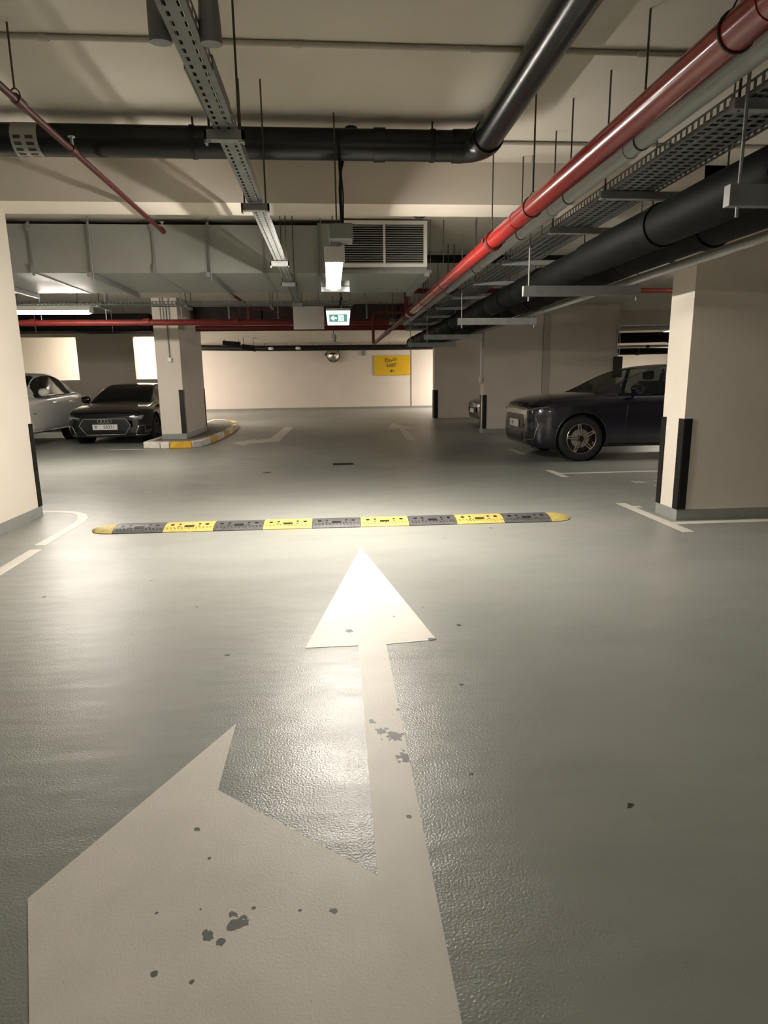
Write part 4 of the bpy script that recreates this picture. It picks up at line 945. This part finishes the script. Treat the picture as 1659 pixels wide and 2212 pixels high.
    def patch(name, poly, m, parent, off=0.006, nsub=5, front=True, s=-1):
        """filled patch on the front (poly of y,z) or on the side (x,z), draped on the body"""
        me = MB(); n_ = len(poly); cx_ = sum(p[0] for p in poly) / n_; cz_ = sum(p[1] for p in poly) / n_
        ring = []
        for i in range(n_):
            a, b = poly[i], poly[(i + 1) % n_]
            for j in range(nsub): ring.append((a[0] + (b[0] - a[0]) * j / nsub, a[1] + (b[1] - a[1]) * j / nsub))
        layers = [1.0, 0.66, 0.33]; vs = []
        for t in layers:
            for p in ring:
                q = (cx_ + (p[0] - cx_) * t, cz_ + (p[1] - cz_) * t)
                vs.append(on_front(q[0], q[1], off) if front else on_side(q[0], q[1], s, off))
        vs.append(on_front(cx_, cz_, off) if front else on_side(cx_, cz_, s, off))
        R_ = len(ring); fs = []
        for l in range(2):
            for k in range(R_): fs.append((l * R_ + k, l * R_ + (k + 1) % R_, (l + 1) * R_ + (k + 1) % R_, (l + 1) * R_ + k))
        for k in range(R_): fs.append((2 * R_ + k, 2 * R_ + (k + 1) % R_, 3 * R_))
        me.add(vs, fs); return obj(name, me, m, parent, local=True, smooth=True)
    def outline(name, pts, rad, m, parent, closed=True, off=0.008, front=True, s=-1, nsub=4):
        out = []; n_ = len(pts)
        for i in range(n_ if closed else n_ - 1):
            a, b = pts[i], pts[(i + 1) % n_]
            for j in range(nsub): out.append((a[0] + (b[0] - a[0]) * j / nsub, a[1] + (b[1] - a[1]) * j / nsub))
        if not closed: out.append(pts[-1])
        out = [on_front(p[0], p[1], off) if front else on_side(p[0], p[1], s, off) for p in out]
        return obj(name, MB().tube(out, rad, 6, closed=closed), m, parent, local=True, smooth=True)
    return c, on_front, on_side, patch, outline

# dark blue car, side on, nose towards the lane
navy = dict(paint='carnavy', r=0.375, axles=(0.86, 3.78),
    st=[(0.02, 0.56, 0.40, 0.80, 0.845), (0.045, 0.70, 0.30, 0.85, 0.905), (0.11, 0.80, 0.24, 0.90, 0.965), (0.24, 0.87, 0.21, 0.95, 1.02), (0.48, 0.925, 0.20, 0.985, 1.065), (0.90, 0.955, 0.20, 1.01, 1.095), (1.35, 0.955, 0.22, 1.03, 1.115), (1.9, 0.955, 0.22, 1.05, 1.10), (2.8, 0.955, 0.22, 1.06, 1.10), (3.6, 0.96, 0.22, 1.08, 1.12), (4.1, 0.945, 0.24, 1.09, 1.14), (4.5, 0.88, 0.30, 1.06, 1.12), (4.68, 0.78, 0.40, 0.95, 1.0), (4.72, 0.66, 0.50, 0.85, 0.90)],
    cab=[(1.10, 0.82, 1.055, 0.78, 1.062), (1.35, 0.86, 1.06, 0.74, 1.18), (1.75, 0.88, 1.065, 0.69, 1.385), (2.1, 0.89, 1.07, 0.66, 1.50), (2.55, 0.89, 1.075, 0.65, 1.55), (3.1, 0.89, 1.08, 0.64, 1.535), (3.75, 0.86, 1.09, 0.63, 1.42), (4.35, 0.80, 1.10, 0.65, 1.17)],
    u_ws=17, u_roof=17, u_rear=31, u_side=34, pillars=(21, 29), mirror=(1.72, 1.16), ws_mat='glass', side_mat='glass_side', rim='rimface')
NX, NY = 3.20, 11.03
navy_car, of, os_, patch, outline = make_car('parked_car', 'dark blue car parked side-on beyond the bright column', (NX, NY, 0), 0.0, navy)
for s in (-1, 1):
    patch('headlight', [(s * 0.90, 0.84), (s * 0.62, 0.79), (s * 0.60, 0.83), (s * 0.87, 0.91)], 'lampdark', navy_car, off=0.005)
    outline('headlight_strip', [(s * 0.88, 0.895), (s * 0.64, 0.83)], 0.005, 'lampglass', navy_car, closed=False, off=0.008)
    patch('air_intake', [(s * 0.80, 0.36), (s * 0.52, 0.32), (s * 0.50, 0.44), (s * 0.78, 0.52)], 'trimblack', navy_car, off=0.004)
    outline('intake_trim', [(s * 0.50, 0.33), (s * 0.79, 0.37), (s * 0.84, 0.60), (s * 0.82, 0.72)], 0.006, 'chrome', navy_car, closed=False, off=0.006)
patch('lower_grille', [(-0.46, 0.32), (0.46, 0.32), (0.42, 0.46), (-0.42, 0.46)], 'trimblack', navy_car, off=0.006)
patch('upper_grille', [(-0.50, 0.52), (0.50, 0.52), (0.46, 0.76), (-0.46, 0.76)], 'trimblack', navy_car, off=0.005)
pl = obj('licence_plate', MB().box(-0.005, 0.006, -0.26, 0.26, 0.54, 0.665), 'plate', navy_car, local=True, bevel=0.003)
text('20', 0, 0, 0.08, pl, local_loc=(-0.008, 0.05, 0.603), rot=(PI / 2, 0, -PI / 2), name='plate_number')
outline('sill_trim', [(1.35, 0.27), (2.3, 0.26), (3.3, 0.27)], 0.012, 'trimblack', navy_car, closed=False, front=False, s=-1)
outline('door_seam', [(1.62, 1.0), (1.58, 0.6), (1.66, 0.28)], 0.004, 'trimblack', navy_car, closed=False, front=False, s=-1, off=0.0)
outline('arch_trim', [(0.86 + 0.425 * math.cos(a), 0.385 + 0.425 * math.sin(a)) for a in [PI * 0.02 + PI * 0.96 * k / 12 for k in range(13)]], 0.012, 'trimblack', navy_car, closed=False, front=False, s=-1, off=0.0, nsub=1)

# black saloon, nose towards the viewer
sal = dict(paint='carblack', r=0.33, axles=(0.88, 3.68),
    st=[(0.02, 0.60, 0.34, 0.62, 0.655), (0.05, 0.72, 0.24, 0.66, 0.70), (0.12, 0.81, 0.19, 0.70, 0.745), (0.25, 0.86, 0.17, 0.74, 0.79), (0.5, 0.895, 0.165, 0.79, 0.845), (0.9, 0.91, 0.165, 0.83, 0.90), (1.4, 0.91, 0.18, 0.87, 0.945), (1.9, 0.91, 0.18, 0.89, 0.94), (2.8, 0.91, 0.18, 0.91, 0.95), (3.6, 0.91, 0.18, 0.94, 0.98), (4.2, 0.89, 0.22, 0.95, 1.0), (4.55, 0.82, 0.30, 0.92, 0.96), (4.66, 0.72, 0.40, 0.80, 0.86)],
    cab=[(1.22, 0.76, 0.90, 0.70, 0.91), (1.55, 0.80, 0.905, 0.66, 1.07), (1.95, 0.81, 0.91, 0.60, 1.25), (2.3, 0.82, 0.915, 0.57, 1.335), (2.8, 0.82, 0.93, 0.56, 1.36), (3.3, 0.81, 0.94, 0.55, 1.32), (3.8, 0.78, 0.95, 0.55, 1.19), (4.25, 0.72, 0.96, 0.56, 1.01)],
    u_ws=17, u_roof=17, u_rear=31, u_side=34, pillars=(22, 30), mirror=(1.72, 0.98), ws_mat='glass_dark', rim='galv')
saloon, of, os_, patch, outline = make_car('parked_car', 'black saloon car facing forward beside the kerbed pillar', (-5.06, 14.76, 0), PI / 2, sal)
hexg = [(-0.56, 0.44), (-0.46, 0.585), (0.46, 0.585), (0.56, 0.44), (0.42, 0.235), (-0.42, 0.235)]
patch('grille', hexg, 'trimblack', saloon, off=0.004)
outline('grille_frame', hexg, 0.011, 'chrome', saloon, off=0.008)
for k in range(5):
    z = 0.27 + k * 0.06; w_ = 0.44 if k < 3 else 0.46
    outline('grille_bar', [(-w_, z), (w_, z)], 0.004, 'trimblack', saloon, closed=False, off=0.010)
em = MB()
for k in range(4):
    cy = -0.105 + k * 0.07; x_ = of(0, 0.545, 0.014).x
    em.tube([(x_, cy + 0.044 * math.cos(a), 0.538 + 0.044 * math.sin(a)) for a in [2 * PI * j / 18 for j in range(18)]], 0.007, 6, closed=True)
obj('ring_emblem', em, 'chrome', saloon, local=True, smooth=True)
px_ = of(0, 0.40, 0.022).x
pl = obj('licence_plate', MB().box(px_ - 0.004, px_ + 0.006, -0.27, 0.27, 0.345, 0.465), 'plate', saloon, local=True, bevel=0.003)
text('58331', 0, 0, 0.10, pl, local_loc=(px_ - 0.006, -0.09, 0.405), rot=(PI / 2, 0, -PI / 2), name='plate_number')
em2 = MB(); em2.add([(px_ - 0.006, 0.24, 0.44), (px_ - 0.006, 0.15, 0.44), (px_ - 0.006, 0.195, 0.365)], [(0, 1, 2)])
obj('plate_emblem', em2, 'steelgrey', pl, local=True)
for s in (-1, 1):
    patch('headlight', [(s * 0.83, 0.665), (s * 0.84, 0.565), (s * 0.60, 0.555), (s * 0.52, 0.60)], 'lampdark', saloon, off=0.005)
    patch('headlight_lens', [(s * 0.82, 0.66), (s * 0.82, 0.62), (s * 0.56, 0.595), (s * 0.53, 0.605)], 'lampglass', saloon, off=0.009)
    patch('headlight_lens', [(s * 0.80, 0.615), (s * 0.80, 0.58), (s * 0.72, 0.575), (s * 0.72, 0.605)], 'lampglass', saloon, off=0.009)
    fv = [(s * 0.83, 0.43), (s * 0.72, 0.42), (s * 0.64, 0.22), (s * 0.82, 0.22)]
    patch('fog_vent', fv, 'trimblack', saloon, off=0.004)
    outline('fog_vent_frame', [fv[0], fv[1], fv[2], fv[3]], 0.009, 'chrome', saloon, off=0.007)

# white crossover, front hidden by the column
suv = dict(paint='carwhite', r=0.37, axles=(0.90, 3.72),
    st=[(0.02, 0.60, 0.42, 0.70, 0.74), (0.05, 0.74, 0.32, 0.76, 0.81), (0.14, 0.84, 0.28, 0.84, 0.90), (0.35, 0.90, 0.27, 0.92, 0.99), (0.9, 0.95, 0.28, 1.0, 1.07), (1.4, 0.96, 0.30, 1.04, 1.12), (1.9, 0.96, 0.30, 1.06, 1.10), (2.8, 0.96, 0.30, 1.09, 1.12), (3.5, 0.96, 0.30, 1.12, 1.16), (4.0, 0.95, 0.32, 1.13, 1.19), (4.4, 0.90, 0.36, 1.10, 1.16), (4.6, 0.83, 0.45, 1.0, 1.06), (4.66, 0.72, 0.55, 0.9, 0.95)],
    cab=[(1.28, 0.84, 1.07, 0.80, 1.08), (1.55, 0.87, 1.075, 0.75, 1.25), (1.9, 0.88, 1.08, 0.70, 1.46), (2.2, 0.89, 1.085, 0.68, 1.57), (2.7, 0.89, 1.10, 0.67, 1.62), (3.2, 0.88, 1.11, 0.66, 1.585), (3.8, 0.85, 1.13, 0.64, 1.42), (4.35, 0.80, 1.15, 0.66, 1.17)],
    u_ws=17, u_roof=17, u_rear=33, u_side=35, pillars=(), mirror=(1.80, 1.19), ws_mat='glass_dark', rim='galv')
suvo, of, os_, patch, outline = make_car('parked_car', 'white crossover car half hidden behind the left column', (-7.36, 13.10, 0), PI / 2, suv)
outline('sill_trim', [(1.3, 0.34), (2.3, 0.33), (3.3, 0.34)], 0.03, 'trimblack', suvo, closed=False, front=False, s=-1, off=-0.005)
for x in (2.35, 3.25): outline('door_handle', [(x, 0.95), (x + 0.16, 0.955)], 0.012, 'carwhite', suvo, closed=False, front=False, s=-1, off=0.01)
outline('fender_badge', [(1.32, 0.74), (1.44, 0.74)], 0.010, 'trimblack', suvo, closed=False, front=False, s=-1, off=0.002)

# dark car whose nose peeks out past the wide wall pier
nos = dict(sal); nos['paint'] = 'carnavy'
noso, of, os_, patch, outline = make_car('parked_car', 'dark car whose nose peeks out behind the wall pier end', (4.22, 19.0, 0), 0.0, nos)
for s in (-1, 1):
    patch('headlight', [(s * 0.80, 0.66), (s * 0.80, 0.58), (s * 0.58, 0.56), (s * 0.50, 0.60)], 'lampglass', noso, off=0.006)
patch('grille', [(-0.46, 0.28), (0.46, 0.28), (0.42, 0.54), (-0.42, 0.54)], 'trimblack', noso, off=0.005)
obj('licence_plate', MB().box(-0.012, 0.0, -0.26, 0.26, 0.38, 0.50), 'plate', noso, local=True)
